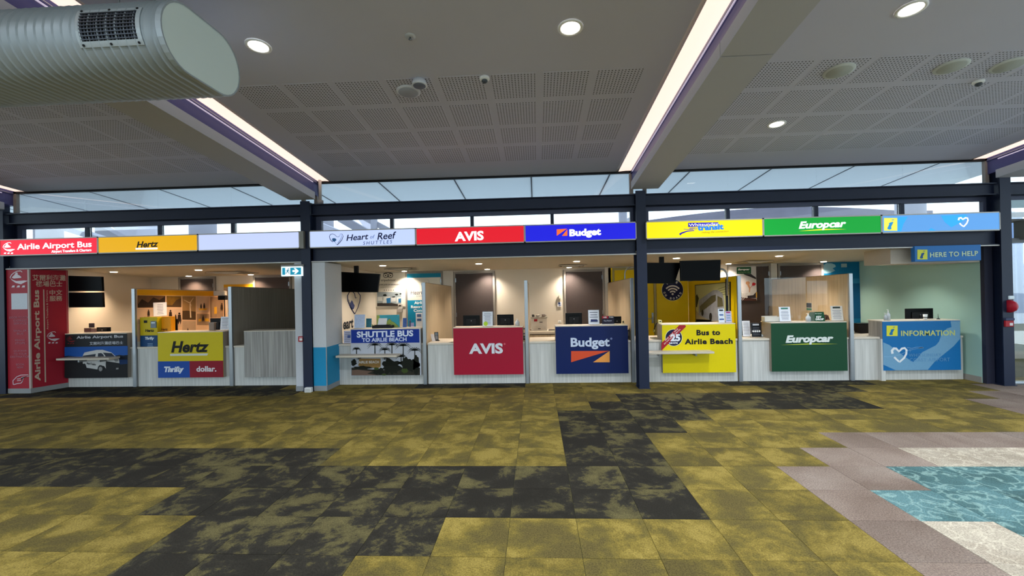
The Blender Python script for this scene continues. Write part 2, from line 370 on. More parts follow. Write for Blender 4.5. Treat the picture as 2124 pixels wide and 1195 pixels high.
# roof beams: steel I section with a white casing under it, cove lights either side
COVE_GLOW = bpy.data.materials.new('cove_glow'); COVE_GLOW.use_nodes = True  # emission paints the lit ceiling beside the beams
b = COVE_GLOW.node_tree.nodes['Principled BSDF']; b.inputs['Base Color'].default_value = lin('f2e4dc'); b.inputs['Emission Color'].default_value = lin('ffdfcf'); b.inputs['Emission Strength'].default_value = .82
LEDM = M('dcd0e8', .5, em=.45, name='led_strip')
pos_w = ['at the far left edge', 'between the left and the middle booths', 'between the middle and the right booths', 'at the far right beside the entrance']
for i, xc in enumerate(beams_x):
    bt = thing('roof_beam', 'purple steel roof beam with a white casing under it '+pos_w[i], None, (xc, 0, 3.4), kind=S)
    y0, y1 = -9, 7.72
    slopebox('steel_flange', xc-.20, xc+.20, y0, 7.95, -.045, .012, NAVY2, bt)
    slopebox('steel_web', xc-.18, xc+.18, y0, 7.95, -.26, .23, NAVY2, bt)
    slopebox('steel_lip', xc-.203, xc+.203, y0, 7.95, -.033, .006, ALU, bt)
    slopebox('upper_web', xc-.185, xc+.185, y0, 7.95, -.027, .15, NAVY2, bt)
    # casing: joints at every few metres leave separate lengths
    for k, (ya, yb) in enumerate(((-9, 0.2), (.206, 4.0), (4.014, y1))):
        bm = bmesh.new(); zz = -.375
        addprism(bm, [Vector((xc-.23, ya, ceilz(ya)+zz)), Vector((xc-.23, yb, ceilz(yb)+zz)), Vector((xc-.23, yb, ceilz(yb)+zz+.13)), Vector((xc-.23, ya, ceilz(ya)+zz+.13))], Vector((.46, 0, 0)))
        fin('beam_casing', bm, M('b4b4ba', .6, nz=.02, scale=2), bt)
    for s in (-1, 1):
        if i == 0 and s < 0 or i == 3 and s > 0: continue
        side = {(0, 1): 'at the far left edge of the ceiling', (1, -1): 'on the left side of the beam nearest the duct', (1, 1): 'on the right side of the beam nearest the duct',
                (2, -1): 'left of the beam over the blue and yellow desks', (2, 1): 'right of the beam over the blue and yellow desks', (3, -1): 'at the far right edge of the ceiling'}[(i, s)]
        cv = thing('cove_glow', 'long warm white cove light with its ceiling glow painted on, '+side, 'light', (xc+s*.3, 3, ceilz(3)), 'cove lights along the roof beams')
        bm = bmesh.new(); P = []
        for t in range(6):
            a = t/5*math.pi/2; P.append((xc+s*(.452-.23*t/5), .001+.018*(t/5)))
        P.append((xc+s*.186, .02))
        bm2 = bmesh.new()
        for j, ((xa, za), (xb, zb)) in enumerate(zip(P, P[1:])):
            bm_ = bm if j >= 1 else bm2
            vs = [bm_.verts.new((xa, y0, ceilz(y0)+za)), bm_.verts.new((xb, y0, ceilz(y0)+zb)), bm_.verts.new((xb, 7.95, ceilz(7.95)+zb)), bm_.verts.new((xa, 7.95, ceilz(7.95)+za))]
            bm_.faces.new(vs)
        bmesh.ops.remove_doubles(bm, verts=bm.verts, dist=1e-4)
        bmesh.ops.solidify(bm, geom=bm.faces[:], thickness=.004)
        fin('diffuser', bm, COVE_GLOW, cv, smooth=False)  # flush band, LED light on the ceiling put in as even emission
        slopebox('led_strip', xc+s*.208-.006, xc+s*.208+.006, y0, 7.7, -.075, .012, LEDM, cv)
        bmesh.ops.remove_doubles(bm2, verts=bm2.verts, dist=1e-4); bmesh.ops.solidify(bm2, geom=bm2.faces[:], thickness=.004); fin('glow_fade', bm2, M('f0e2da', .7, nz=.01), cv, smooth=True)  # pale unlit outer strip paints the fade of the glow
# ------------------------------------------------------------------ steel columns and header beams
colx = [-9.95, -4.10, 1.82, 7.73]
for i, xc in enumerate(colx):
    c = thing('steel_column', 'dark navy steel column '+['at the left edge of the booths', 'between the left and the middle booths', 'in front of the partition between the blue and the yellow desk', 'between the information desk and the glass entrance'][i], None, (xc, 7.86, 0), kind=S)
    zt = 3.40 if i < 3 else 3.7
    box('front_flange', xc-.085, xc+.085, 7.735, 7.75, 0, zt, NAVY, c)
    box('web', xc-.03, xc+.03, 7.75, 7.965, 0, zt, NAVY, c)
    box('rear_flange', xc-.085, xc+.085, 7.965, 7.98, 0, zt, NAVY, c)
    box('base_plate', xc-.1, xc+.1, 7.72, 7.99, 0, .012, NAVY, c)
bays = [(-9.86, -4.19), (-4.01, 1.735), (1.905, 7.645), (7.815, XR)]
bay_n = ['left', 'middle', 'right', 'entrance']
mull = [[-8.46, -7.02, -5.60], [-2.60, -1.13, .31], [3.37, 4.86, 6.28], [9.6, 11.2]]
for i, (x0, x1) in enumerate(bays):
    n = bay_n[i]
    ub = thing('upper_beam', 'dark navy steel beam between the two rows of windows of the '+n+' bay', None, ((x0+x1)/2, 7.86, 3.15), kind=S)
    if i < 3:
        hb = thing('header_beam', 'dark navy steel header beam under the signs of the '+n+' bay', None, ((x0+x1)/2, 7.86, 2.33), kind=S)
        box('beam_web', x0, x1, 7.83, 7.86, 2.335, 2.62, NAVY, hb); box('bottom_flange', x0, x1, 7.765, 7.95, 2.325, 2.338, NAVY, hb); box('top_flange', x0, x1, 7.765, 7.95, 2.605, 2.62, NAVY, hb)
        box('edge_trim', x0, x1, 7.76, 7.80, 2.306, 2.324, WHITE, hb)
        box('sign_backing', x0, x1, 7.90, 7.96, 2.33, 2.86, NAVY, hb)
    z0 = 3.155
    box('beam_web', x0, x1, 7.83, 7.86, z0, 3.345, NAVY, ub); box('top_flange', x0, x1, 7.765, 7.97, 3.335, 3.352, NAVY, ub); box('bottom_flange', x0, x1, 7.765, 7.97, z0, z0+.014, NAVY, ub)
    # clerestory (above) and transom (below) windows
    wu = thing('window_%d' % (i+1), 'frameless clerestory window under the ceiling of the '+n+' bay', None, ((x0+x1)/2, 7.93, 3.35), kind=S)
    xs = [x0]+mull[i]+[x1]
    box('head_channel', x0, x1, 7.90, 7.96, 3.748, 3.79, BLKM, wu)
    for a, b_ in zip(xs, xs[1:]): box('pane', a+.004, b_-.004, 7.925, 7.935, 3.352, 3.75, GLASS, wu)
    box('jamb', x0, x0+.06, 7.9, 7.96, 3.35, 3.79, M('8d8680'), wu); box('jamb', x1-.06, x1, 7.9, 7.96, 3.35, 3.79, M('8d8680'), wu)
    wl = thing('window_%d' % (i+5), 'transom window with dark mullions above the signs of the '+n+' bay', None, ((x0+x1)/2, 7.98, 2.86), kind=S)
    FR = M('4c4f63', .45)
    box('frame', x0, x1, 7.96, 8.03, 3.085, 3.155, FR, wl); box('frame', x0, x1, 7.96, 8.03, 2.80, 2.88, FR, wl)
    box('frame', x0, x0+.10, 7.96, 8.03, 2.88, 3.085, FR, wl); box('frame', x1-.05, x1, 7.96, 8.03, 2.88, 3.085, FR, wl)
    for m_ in mull[i]: box('mullion', m_-.03, m_+.03, 7.95, 8.03, 2.88, 3.085, NAVY, wl)
    for a, b_ in zip(xs, xs[1:]): box('pane', a+.035, b_-.035, 7.99, 8.0, 2.88, 3.085, GLASS, wl)
# ------------------------------------------------------------------ booth rooms
YW = 10.9
def bz(y, d=0): return boothz(y)+d
for i, (x0, x1, lb) in enumerate([(-10.3, -4.1, 'left'), (-4.02, 7.62, 'middle and right')]):
    slopebox('ceiling', x0, x1, 7.87, YW+.05, 0, .05, M('c9c0b0', .8, nz=.02, scale=2), zf=boothz, kind=S, label='low cream ceiling over the '+lb+' booths')
    slopebox('roof', x0-.1, x1+.1, 8.05, 11.1, .42, .06, M('8a8c90'), zf=boothz, kind=S, label='roof slab of the '+lb+' booths outside the transom windows')
wb = box('wall_back', -10.4, 7.75, YW, YW+.12, 0, 2.75, CREAM, kind=S, label='cream back wall behind the booths')
# left wall (splayed) and the wall between the left and the middle booths
bm = bmesh.new(); addprism(bm, [Vector((-9.24, 8.28, 0)), Vector((-9.87, 10.9, 0)), Vector((-10.05, 10.9, 0)), Vector((-9.42, 8.28, 0))], Vector((0, 0, 2.6)))
tag(fin('wall_left', bm, CREAM), kind=S, label='cream side wall of the leftmost booth')
box('wall_middle', -4.28, -4.0, 8.44, 10.9, 0, 2.6, CREAM, kind=S, label='white dividing wall left of the white heart sign booth')
bm = bmesh.new(); addprism(bm, [Vector((7.53, 7.97, 0)), Vector((7.6, 10.9, 0)), Vector((7.78, 10.9, 0)), Vector((7.70, 7.97, 0))], Vector((0, 0, 2.6)))
wr = tag(fin('wall_right', bm, M('a3c4b8', .75, nz=.03, scale=1.2)), kind=S, label='pale mint green side wall of the information booth')
bm = bmesh.new(); addprism(bm, [Vector((7.515, 7.98, 0)), Vector((7.585, 10.9, 0)), Vector((7.6, 10.9, 0)), Vector((7.53, 7.98, 0))], Vector((0, 0, .1)))
tag(fin('baseboard_right', bm, M('9a948c')), kind=S, label='grey skirting along the mint wall')
box('wall_end', 7.53, 7.66, 7.90, 7.97, 0, 2.33, M('2a2b3a', .5), kind=S, label='dark jamb in front of the mint wall')
# ------------------------------------------------------------------ doors in the back wall
def door(n, u0_, u1, vt, mat, label, hinge=None, fmat=None):
    fr = FY(YW-.02); a0 = fr.px(u0_, 620)[0]; a1 = fr.px(u1, 620)[0]; zt = fr.px((u0_+u1)/2, vt)[1]
    d = thing('door_%d' % n, label, None, ((a0+a1)/2, YW-.01, 0), kind=S); fm = fmat or M('8f8983', .5)
    box('door_frame', a0, a0+.045, YW-.05, YW, 0, zt, fm, d); box('door_frame', a1-.045, a1, YW-.05, YW, 0, zt, fm, d); box('door_frame', a0+.045, a1-.045, YW-.05, YW, zt-.045, zt, fm, d)
    box('door_leaf', a0+.052, a1-.052, YW-.035, YW, .01, zt-.055, mat, d)
    if hinge is not None:
        xh = a0+.05 if hinge < 0 else a1-.05
        for zz in (.3, 1.1, 1.95): box('hinge', xh-.012, xh+.012, YW-.055, YW-.03, zz, zz+.1, STEEL, d)
    return d, a0, a1, zt
door(1, 372, 448, 574.5, DOORM, 'dark brown door behind the yellow booth mural', 1)
door(2, 527, 605, 571, DOORM, 'dark brown door behind the vacant grey booth', 1)
door(3, 842, 919.5, 563.5, DOORM, 'door covered by the teal shuttle poster', 1)
door(4, 942, 1027, 563, DOORM, 'dark brown door behind the red desk', -1)
door(5, 1170, 1254, 559, DOORM, 'dark brown door behind the blue desk', 1)
YEL = M('e8c400', .5, nz=.02, scale=2)
d6, a0, a1, zt = door(6, 1271, 1360, 555, YEL, 'yellow door with a lever handle right of the navy column', None, M('a79a60', .5))
lathe('handle_rose', (a1-.085, YW-.036, .98), [(.02, 0), (.02, .008)], STEEL, d6, 12, (0, -1, 0))
box('handle_plate', a1-.11, a1-.06, YW-.045, YW-.034, .87, 1.12, STEEL, d6, .004); box('handle_lever', a1-.21, a1-.07, YW-.085, YW-.07, .97, .99, STEEL, d6, .004)
door(7, 1510, 1599, 548.5, DOORM, 'dark brown door with the woman poster', 1)
door(8, 1614, 1708, 546, DOORM, 'dark brown door behind the oak partition of the green desk', -1)
# pale pilasters beside the doors
for a, b_, v in ((919.5, 941, 563), (1255, 1268, 560), (1600, 1613, 548)):
    fr = FY(YW-.03); x0, x1 = fr.px(a, 620)[0], fr.px(b_, 620)[0]
    box('wall_pilaster', x0, x1, YW-.03, YW, 0, 2.24, M('cfc9c0', .7), kind=S, label={919.5: 'pale pilaster left of the red desk door', 1255: 'pale pilaster right of the blue desk door', 1600: 'pale pilaster between the two green booth doors'}[a])
# piers wrapping the columns
rp_ = thing('wall_pier', 'red and white clad pier at the left end of the booths', None, (-9.6, 8.0, 0), kind=S)
bm = bmesh.new(); addprism(bm, [Vector((-9.86, 7.77, .09)), Vector((-9.41, 7.77, .09)), Vector((-9.235, 8.3, .09)), Vector((-9.86, 8.3, .09))], Vector((0, 0, 2.21))); fin('pier_core', bm, M('a01a2c', .5), rp_)
bm = bmesh.new(); addprism(bm, [Vector((-9.86, 7.765, 0)), Vector((-9.405, 7.765, 0)), Vector((-9.23, 8.3, 0)), Vector((-9.86, 8.3, 0))], Vector((0, 0, .09))); fin('skirting', bm, M('8f8f8e'), rp_)
box('corner_trim', -9.425, -9.395, 7.758, 7.785, .09, 2.3, M('b9a7a0', .4), rp_)
mp = thing('wall_pier', 'white pier with a teal lower half between the left and the middle booths', None, (-4, 8.1, 0), kind=S)
box('pier_core', -4.335, -4.17, 7.77, 8.44, .09, 2.3, M('bdbfc4', .7), mp)
box('pier_core', -4.01, -3.77, 7.77, 8.44, .78, 2.3, M('c6c8cc', .7), mp); box('teal_dado', -4.01, -3.768, 7.768, 8.44, .09, .78, M('1b87b4', .5), mp)
box('skirting', -4.01, -3.765, 7.765, 8.44, 0, .09, M('8c8e90'), mp); box('skirting', -4.34, -4.165, 7.765, 8.44, 0, .09, M('8c8e90'), mp)
box('teal_corner_trim', -3.775, -3.762, 7.76, 7.775, .09, .78, ALU, mp)
# ceiling hatch bulkhead over the information desk
fr = FY(7.95); a0, a1, b0, b1 = rpx(fr, 1850, 516, 1898, 547)
box('bulkhead', a0, 7.53, 7.98, 8.6, fr.px(1874, 547)[1], 2.335, M('c2b6a8', .7), kind=S, label='beige bulkhead behind the hanging help sign')
# blue mural panel on the back wall
fr = FY(YW-.012); a0, a1 = fr.px(1709, 620)[0], fr.px(1784, 620)[0]
mu = thing('mural', 'blue sky and sea mural on the back wall beside the mint wall', 'mural', ((a0+a1)/2, YW-.01, 0))
box('mural_sheet', a0, a1, YW-.012, YW-.002, .0, 2.235, M('0a6f9f', .6, nz=.1, scale=1), mu)
box('sea_band', a0, a1, YW-.015, YW-.012, .9, fr.px(1770, 588)[1], M('045586', .6), mu); box('horizon_band', a0, a1, YW-.015, YW-.012, fr.px(1770, 588)[1], fr.px(1770, 578)[1], M('2b86b3', .6), mu)
q = Z(1590, 540, 7.467)
art(mu, 'cloud', [[q(*p) for p in ((885, 70), (930, 45), (1010, 48), (1060, 70), (1070, 100), (1020, 125), (1060, 160), (1000, 190), (930, 205), (868, 200), (866, 100))]], M('8fb9c9', .8), fr, .004, px=lambda x, y: (x, y))
fr2 = FY(YW-.02); ex = thing('exit_plate', 'small white exit plate high on the blue mural', 'sign', (fr.px(1750, 550)[0], YW-.02, 2.1)); slab(ex, 'plate', fr2, rpx(fr2, 1744.5, 547, 1756, 554.5), M('9fb9bd', .5), 0, .01)
# side entrance right of the last column
en = thing('door_9', 'glazed sliding entrance at the far right with daylight behind it', None, (9.5, 7.9, 0), kind=S)
box('door_frame', 7.82, 7.87, 7.83, 7.97, 0, 3.16, M('9fa39d', .5), en)
box('door_head', 7.87, XR, 7.80, 7.99, 2.36, 2.43, M('6f7276', .5), en); box('door_operator', 8.0, XR, 7.72, 7.90, 2.40, 2.72, M('6d6a66', .5), en, .01)
box('threshold', 7.87, XR, 7.82, 7.98, 0, .02, STEEL, en)
box('transom_bar', 7.87, XR, 7.9, 7.96, 2.70, 2.76, M('6d6a66', .5), en)
box('mid_rail', 7.87, XR, 7.92, 7.95, 0.88, 1.0, M('8e9289', .5), en)
box('pane', 7.87, XR, 7.93, 7.94, .02, 2.36, GLASS, en); box('blind', 7.87, XR, 7.93, 7.95, 2.95, 3.08, M('b8cdd6', .6), en); box('pane', 7.87, XR, 7.935, 7.945, 2.76, 2.95, GLASS, en)
# far left neighbour bay behind the first column
box('wall_far_left', XL, -10.05, 7.9, 8.0, 0, 2.33, M('b9b9bb', .7), kind=S, label='pale wall left of the first steel column')
box('wall_far_left', XL, -10.05, 7.9, 8.0, 2.33, 3.75, M('33384a', .7), kind=S, label='dark fascia left of the first steel column')
# ------------------------------------------------------------------ outside
box('ground', -60, 60, 8.05, 60, -.06, -.02, M('e2e0da', .9, nz=.06, scale=1), kind=S, label='pale concrete forecourt outside')
box('ground', -60, 60, -60, -9.05, -.06, -.02, M('b9b6ae', .9, nz=.06, scale=1), kind=S, label='pale concrete apron behind the hall')
SOF = bpy.data.materials.new('translucent_soffit'); SOF.use_nodes = True
n_ = SOF.node_tree; n_.nodes.clear(); o_ = n_.nodes.new('ShaderNodeOutputMaterial'); mx_ = n_.nodes.new('ShaderNodeMixShader'); df_ = n_.nodes.new('ShaderNodeBsdfDiffuse'); tl_ = n_.nodes.new('ShaderNodeBsdfTranslucent')
df_.inputs[0].default_value = lin('e8e6e2'); tl_.inputs[0].default_value = lin('e6ecee'); mx_.inputs[0].default_value = .5
n_.links.new(df_.outputs[0], mx_.inputs[1]); n_.links.new(tl_.outputs[0], mx_.inputs[2]); n_.links.new(mx_.outputs[0], o_.inputs[0])
def soz(y): return 3.86-.075*(y-8)
sf = thing('soffit', 'pale outdoor soffit of large panels beyond the clerestory windows', None, (0, 9.3, 3.8), kind=S)
xx = XL
while xx < 7.9:
    slopebox('joint', xx-.012, xx+.012, 8.02, 10.65, -.004, .02, M('5a6068', .6), sf, zf=soz); slopebox('panel', xx+.008, xx+1.442, 8.02, 10.65, 0, .012, SOF, sf, zf=soz); xx += 1.45
gr = M('85858f', .7); gl_ = M('a7a7b4', .7)
for k, (u, v, Y, w) in enumerate(((101, 480, 13, .34), (421, 470, 13, .36), (672, 475, 14, .30), (776, 470, 13, .1), (1888, 440, 13, .34), (1292, 450, 13, .12))):
    p = onY(u, v, Y)
    cyl('round_column', (p.x, Y, -.05), (p.x, Y, 5.2), w, gr, n=24, label='grey round concrete column outside seen '+['over the red sign', 'over the yellow sign of the left bay', 'left of the heart logo', 'over the white shuttle sign', 'over the pale blue information sign', 'over the deep blue sign'][k], category='column', group='columns outside')
def bar(pa, pb, Y, hh, label, mat, dep=.4, Yb=None):
    a = onY(pa[0], pa[1], Y); b = onY(pb[0], pb[1], Yb or Y); bm = bmesh.new()
    addprism(bm, [a+Vector((0, 0, -hh)), b+Vector((0, 0, -hh)), b, a], Vector((0, dep, 0))); tag(fin('canopy_beam', bm, mat), label, 'beam', 'sloping canopy beams outside')
bar((112, 462), (330, 530), 12, .15, 'sloping grey canopy beam outside over the red sign', gl_)
bar((196, 462), (300, 520), 15, .55, 'sloping grey canopy beam outside left of the yellow sign', gr)
bar((655, 458), (760, 500), 12, .3, 'pale sloping canopy beam outside over the heart logo', gl_)
bar((700, 440), (800, 497), 15, .32, 'dark sloping canopy beam outside over the shuttle sign', gr)
bar((726, 430), (830, 485), 13, .18, 'thin sloping canopy beam outside over the shuttle sign', gr)
bar((1150, 520), (1330, 440), 14, .3, 'grey canopy beam rising to the right outside over the deep blue sign', gl_)
# light canopy sheets
def sheet(pts, Y, mat, label):
    P = [onY(u, v, Y) for u, v in pts]; t = thing('canopy', label, 'canopy', (P[0].x, Y, -.02), 'light canopies outside')
    bm = bmesh.new(); addprism(bm, P, Vector((0, .15, 0))); fin('canopy_sheet', bm, mat, t)
    for p in P[2:]: cyl('post', (p.x, Y+.1, -.03), (p.x, Y+.1, p.z+.05), .05, gr, t)
sheet([(224, 462), (322, 455), (322, 500), (262, 500)], 17, gl_, 'pale marbled canopy sheet outside over the yellow sign')
sheet([(735, 445), (775, 440), (775, 485), (765, 485)], 17, M('c3c0cc', .7), 'pale marbled canopy sheet outside over the shuttle sign')
# long curved canopy beyond the right bay
bm = bmesh.new(); P = []
for t in range(25):
    u = 1335+t*25; P.append(onY(u, 458-18*math.sin(math.pi*min(1, t/22))-t*.9, 16))
top = P; bot = [p-Vector((0, 0, .62)) for p in P]
addprism(bm, top+bot[::-1], Vector((0, 1.5, 0)))
t = thing('canopy', 'long low curved grey canopy outside over the yellow and green signs', 'canopy', (top[12].x, 16.5, -.02)); fin('curved_roof', bm, M('6c6a78', .7, nz=.15, scale=3), t)
for k in (2, 12, 22): cyl('post', (top[k].x, 16.8, -.03), (top[k].x, 16.8, bot[k].z+.1), .09, gr, t)
# things seen through the entrance
for k, u in enumerate((2104, 2117)):
    p = onY(u, 600, 11.5+k*.3); cyl('steel_post', (p.x, p.y, -.03), (p.x, p.y, 3.4), .045+.02*k, M('7f93b5', .5), n=14, label=['thinner', 'thicker'][k]+' blue grey steel post outside the glass entrance', category='post')
p = onY(2110, 585, 12.2); box('handrail', p.x-.4, p.x+3, 12.15, 12.25, p.z-.03, p.z+.05, M('b8cbe6', .5), label='pale blue horizontal rail outside the glass entrance', category='rail')
p = onY(2110, 680, 10.5); box('kerb_wall', p.x-.6, p.x+4, 10.4, 10.7, -.03, p.z+.02, M('a8a395', .8), label='low beige kerb wall outside the glass entrance', category='wall')
rn = random.Random(3)
bm = bmesh.new()
for k in range(160):
    x, y, z = rn.uniform(12, 40), rn.uniform(24, 27), rn.uniform(0, 2.6); r_ = rn.uniform(.3, .7)
    g = bmesh.ops.create_icosphere(bm, subdivisions=1, radius=r_)
    for v in g['verts']: v.co = v.co*rn.uniform(.8, 1.15)+Vector((x, y, z))
tag(fin('hedge', bm, M('5e6b4c', .9, nz=.3, scale=3)), 'distant green hedge beyond the entrance', 'hedge', kind='stuff')
# ================================================================== CEILING FITTINGS
LENS_W = M('fff1dc', .4, em=9.0, name='warm_lens'); LENS_H = M('fff6ea', .4, em=9.0, name='hall_lens')
def spot(name, loc, watts, col, parent, deg=120, blend=.8, rad=.06):
    l = bpy.data.lights.new(name, 'SPOT'); l.energy = watts; l.color = col; l.spot_size = math.radians(deg); l.spot_blend = blend; l.shadow_soft_size = rad
    o = bpy.data.objects.new(name, l); COL.objects.link(o); o.parent = parent; o.location = Vector(loc)-wloc(parent); return o
def downlight(p, r, lab, grp, watts, col, lens, deg=120, tilt=0):
    t = thing('downlight', lab, 'light', p, grp)
    nrm = Vector((0, tilt, -1)).normalized()
    bm = bmesh.new(); c = Vector(p); a = nrm.orthogonal().normalized(); b_ = nrm.cross(a); R4 = []
    low = r < .1
    for rr, h in (((r, 0), (r, .003), (r*.8, .0035), (r*.74, .002)) if low else ((r, 0), (r, .008), (r*.8, .011), (r*.74, .002))): R4.append([bm.verts.new(c+nrm*h+(a*math.cos(2*math.pi*i/28)+b_*math.sin(2*math.pi*i/28))*rr) for i in range(28)])
    for A, B in zip(R4, R4[1:]):
        for i in range(28): bm.faces.new((A[i], A[(i+1) % 28], B[(i+1) % 28], B[i]))
    fin('trim_ring', bm, WHT, t, smooth=True)
    bm = bmesh.new(); addcyl(bm, c-nrm*.004, c+nrm*(.012 if low else .004), r*.78, r*(.66 if low else .76), n=24); fin('lens', bm, lens, t)
    spot('lamp', c+nrm*.03, watts, col, t, deg, rad=r*.7)
    return t
dl_front = [(236, 564, 'over the van poster desk'), (412, 560, 'over the yellow desk'), (794, 551, 'over the shuttle bus desk'), (993, 547, 'over the red desk'), (1196, 542, 'over the blue desk'), (1403, 535.5, 'over the yellow bus desk'), (1616, 531, 'over the green desk'), (1830, 526, 'over the information desk')]
dl_back = [(396, 575, 'near the door behind the yellow mural'), (524, 570, 'near the door of the vacant booth'), (841, 563, 'near the teal poster door'), (1012, 560, 'near the door behind the red desk'), (1181, 556, 'near the door behind the blue desk'), (1510, 548, 'near the woman poster door'), (1706, 544, 'near the blue mural')]
for k, (u, v, w) in enumerate(dl_front):
    p = onB(u, v); y = min(p.y, 9.3)
    warm = (1, .74, .5) if k < 2 else (1, .87, .72) if k < 7 else (.95, .95, .88)
    downlight((p.x, y, bz(y)), .085, 'round recessed booth downlight '+w+', front row', 'booth downlights, front row', BOOTH_W*(1 if k < 7 else .7), warm, LENS_W)
for k, (u, v, w) in enumerate(dl_back):
    y = 10.72; x = onY(u, 600, y).x
    warm = (1, .74, .5) if k < 2 else (1, .88, .74)
    downlight((x, y-.06, bz(y-.06)), .08, 'round recessed booth downlight '+w+', back row', 'booth downlights, back row', BOOTH_W*.75, warm, LENS_W, 130)
for k, (u, v, w) in enumerate(((536, 95, 'near the rounded end of the duct'), (1183, 57, 'in the plain part of the middle ceiling'), (1890, 18, 'at the top right of the right ceiling'), (1611, 257, 'set between the perforated panels of the right ceiling'))):
    p = onC(u, v); downlight((p.x, p.y, p.z-.001), .115, 'large bright recessed downlight '+w, 'large ceiling downlights', HALL_W, (.84, .92, 1), LENS_H, 140, tilt=-HS)
# unseen lamps added to brighten the hall, like the ceiling downlights
LB = ['high over the left end of the duct', 'over the duct, left of the viewer', 'just left over the viewer', 'just right over the viewer', 'right of the viewer over the taupe carpet', 'far right of the viewer over the teal carpet', 'beyond the right frame edge near the far right beam', 'over the entrance side, outside the frame', 'far behind the viewer on the left', 'far behind the viewer in the middle', 'far behind the viewer on the right']
for k, (x, y) in enumerate(((-8.7, 1.0), (-5.6, 1.0), (-2.6, 1.2), (.36, 1.2), (3.3, 1.2), (6.3, 1.2), (6.3, 4.06), (9.5, 3), (-7, -3), (-1, -3), (5, -3))):
    t = thing('downlight', 'added unseen fill downlight '+LB[k], 'light', (x, y, ceilz(y)), 'added unseen fill downlights of the hall')
    bm = bmesh.new(); addcyl(bm, (x, y, ceilz(y)-.012), (x, y, ceilz(y)+.01), .115, n=20); fin('lens', bm, LENS_H, t); spot('lamp', (x, y, ceilz(y)-.04), HALL_W, (.84, .92, 1), t, 140)
NR = Vector((0, -HS, -1)).normalized()
def disc(name, u, v, prof, mat, label, cat, inner=None, grp=None):
    p = onC(u, v); t = thing(name, label, cat, p, grp); lathe('rim', p, prof, mat, t, 28, NR)
    if inner: lathe('grille', p+NR*inner[2], [(inner[0], 0), (inner[0]*.98, inner[1])], inner[3], t, 28, NR)
    return t
SPW = M('d4d5da', .6); SPG = M('a8aab4', .8, nz=.25, scale=300)
disc('ceiling_speaker', 847, 189, [(.135, 0), (.135, .012), (.11, .02)], SPW, 'wide round white ceiling speaker on the middle perforated panels', 'speaker', (.112, .004, .019, SPG))
disc('ceiling_speaker', 870, 167, [(.07, 0), (.08, .04), (.085, .06), (.07, .064)], SPW, 'smaller round grey ceiling speaker beside the wide white one', 'speaker', (.068, .003, .063, M('6c6f7c', .6)))
for k, (u, v, w) in enumerate(((1740, 146, 'leftmost of the three at the right ceiling'), (1973, 137, 'middle one of the three at the right ceiling'), (2092, 134, 'rightmost of the three at the right ceiling'))):
    disc('ceiling_speaker', u, v, [(.15, 0), (.15, .012), (.12, .02)], M('c9cdc8', .6), 'round cream flush speaker, '+w, 'speaker', (.122, .003, .019, M('b0b3ac', .8, nz=.2, scale=300)), 'flush speakers on the right ceiling')
for u, v, w in ((1005, 161, 'between two perforated panels of the middle ceiling'), (2029, 168, 'below the flush speakers of the right ceiling')):
    p = onC(u, v); t = thing('smoke_detector', 'small white smoke detector '+w, 'detector', p)
    lathe('base', p, [(.055, 0), (.055, .02), (.045, .03)], WHT, t, 20, NR); lathe('sensor', p+NR*.03, [(.03, 0), (.035, .012), (.02, .03), (.005, .034)], M('4e5358', .4), t, 16, NR)
p = onC(851, 75); t = thing('sprinkler_head', 'small chrome sprinkler head in the plain middle ceiling', 'sprinkler', p)
lathe('escutcheon', p, [(.05, 0), (.048, .006), (.02, .012)], ALUW, t, 20, NR); lathe('deflector', p+NR*.012, [(.008, 0), (.008, .02), (.018, .022), (.002, .03)], STEEL, t, 12, NR)
# sprinkler pipe drop beside the second column
p = onY(664, 400, 7.86); t = thing('drain_pipe', 'short white pipe with a collar right of the second roof beam end', 'pipe', (p.x, 7.86, 3.4))
cyl('pipe', (p.x, 7.86, 3.42), (p.x, 7.86, 3.86), .028, M('bdb4ae', .5), t); cyl('collar', (p.x, 7.86, 3.36), (p.x, 7.86, 3.43), .055, M('96918e', .5), t); cyl('cap', (p.x, 7.86, 3.33), (p.x, 7.86, 3.362), .035, BLKM, t)
# booth air diffusers
for k, (u0_, u1, v, w) in enumerate(((446, 520, 565.5, 'above the yellow booth'), (806, 862, 558, 'above the shuttle booth'), (1158, 1215, 551, 'above the blue desk'), (1532, 1590, 543.5, 'above the green booth'))):
    a = onB(u0_+8, v); c_ = onB(u1-8, v); y = min(a.y, 10.2); x0, x1 = onY(u0_, v, y).x, onY(u1, v, y).x; w2 = (x1-x0)
    t = thing('air_diffuser', 'square four way ceiling air diffuser '+w, 'vent', ((x0+x1)/2, y, bz(y)), 'ceiling air diffusers of the booths')
    for s, zz in ((1, 0), (.72, -.008), (.46, -.016)):
        hx, hy = w2/2*s, .3*s
        bm = bmesh.new()
        for q0, q1, q2, q3 in ((-hx, hx, -hy, -hy+.02), (-hx, hx, hy-.02, hy), (-hx, -hx+.02, -hy, hy), (hx-.02, hx, -hy, hy)):
            addbox(bm, (x0+x1)/2+q0, (x0+x1)/2+q1, y+q2, y+q3, bz(y+.3)-.014+zz, bz(y+.3)+.001+zz)
        fin('louvre_ring', bm, M('cfc5b4', .6), t)
    box('dark_throat', (x0+x1)/2-w2*.45, (x0+x1)/2+w2*.45, y-.26, y+.26, bz(y+.3)-.004, bz(y+.3)+.001, M('3a342c', .8), t)
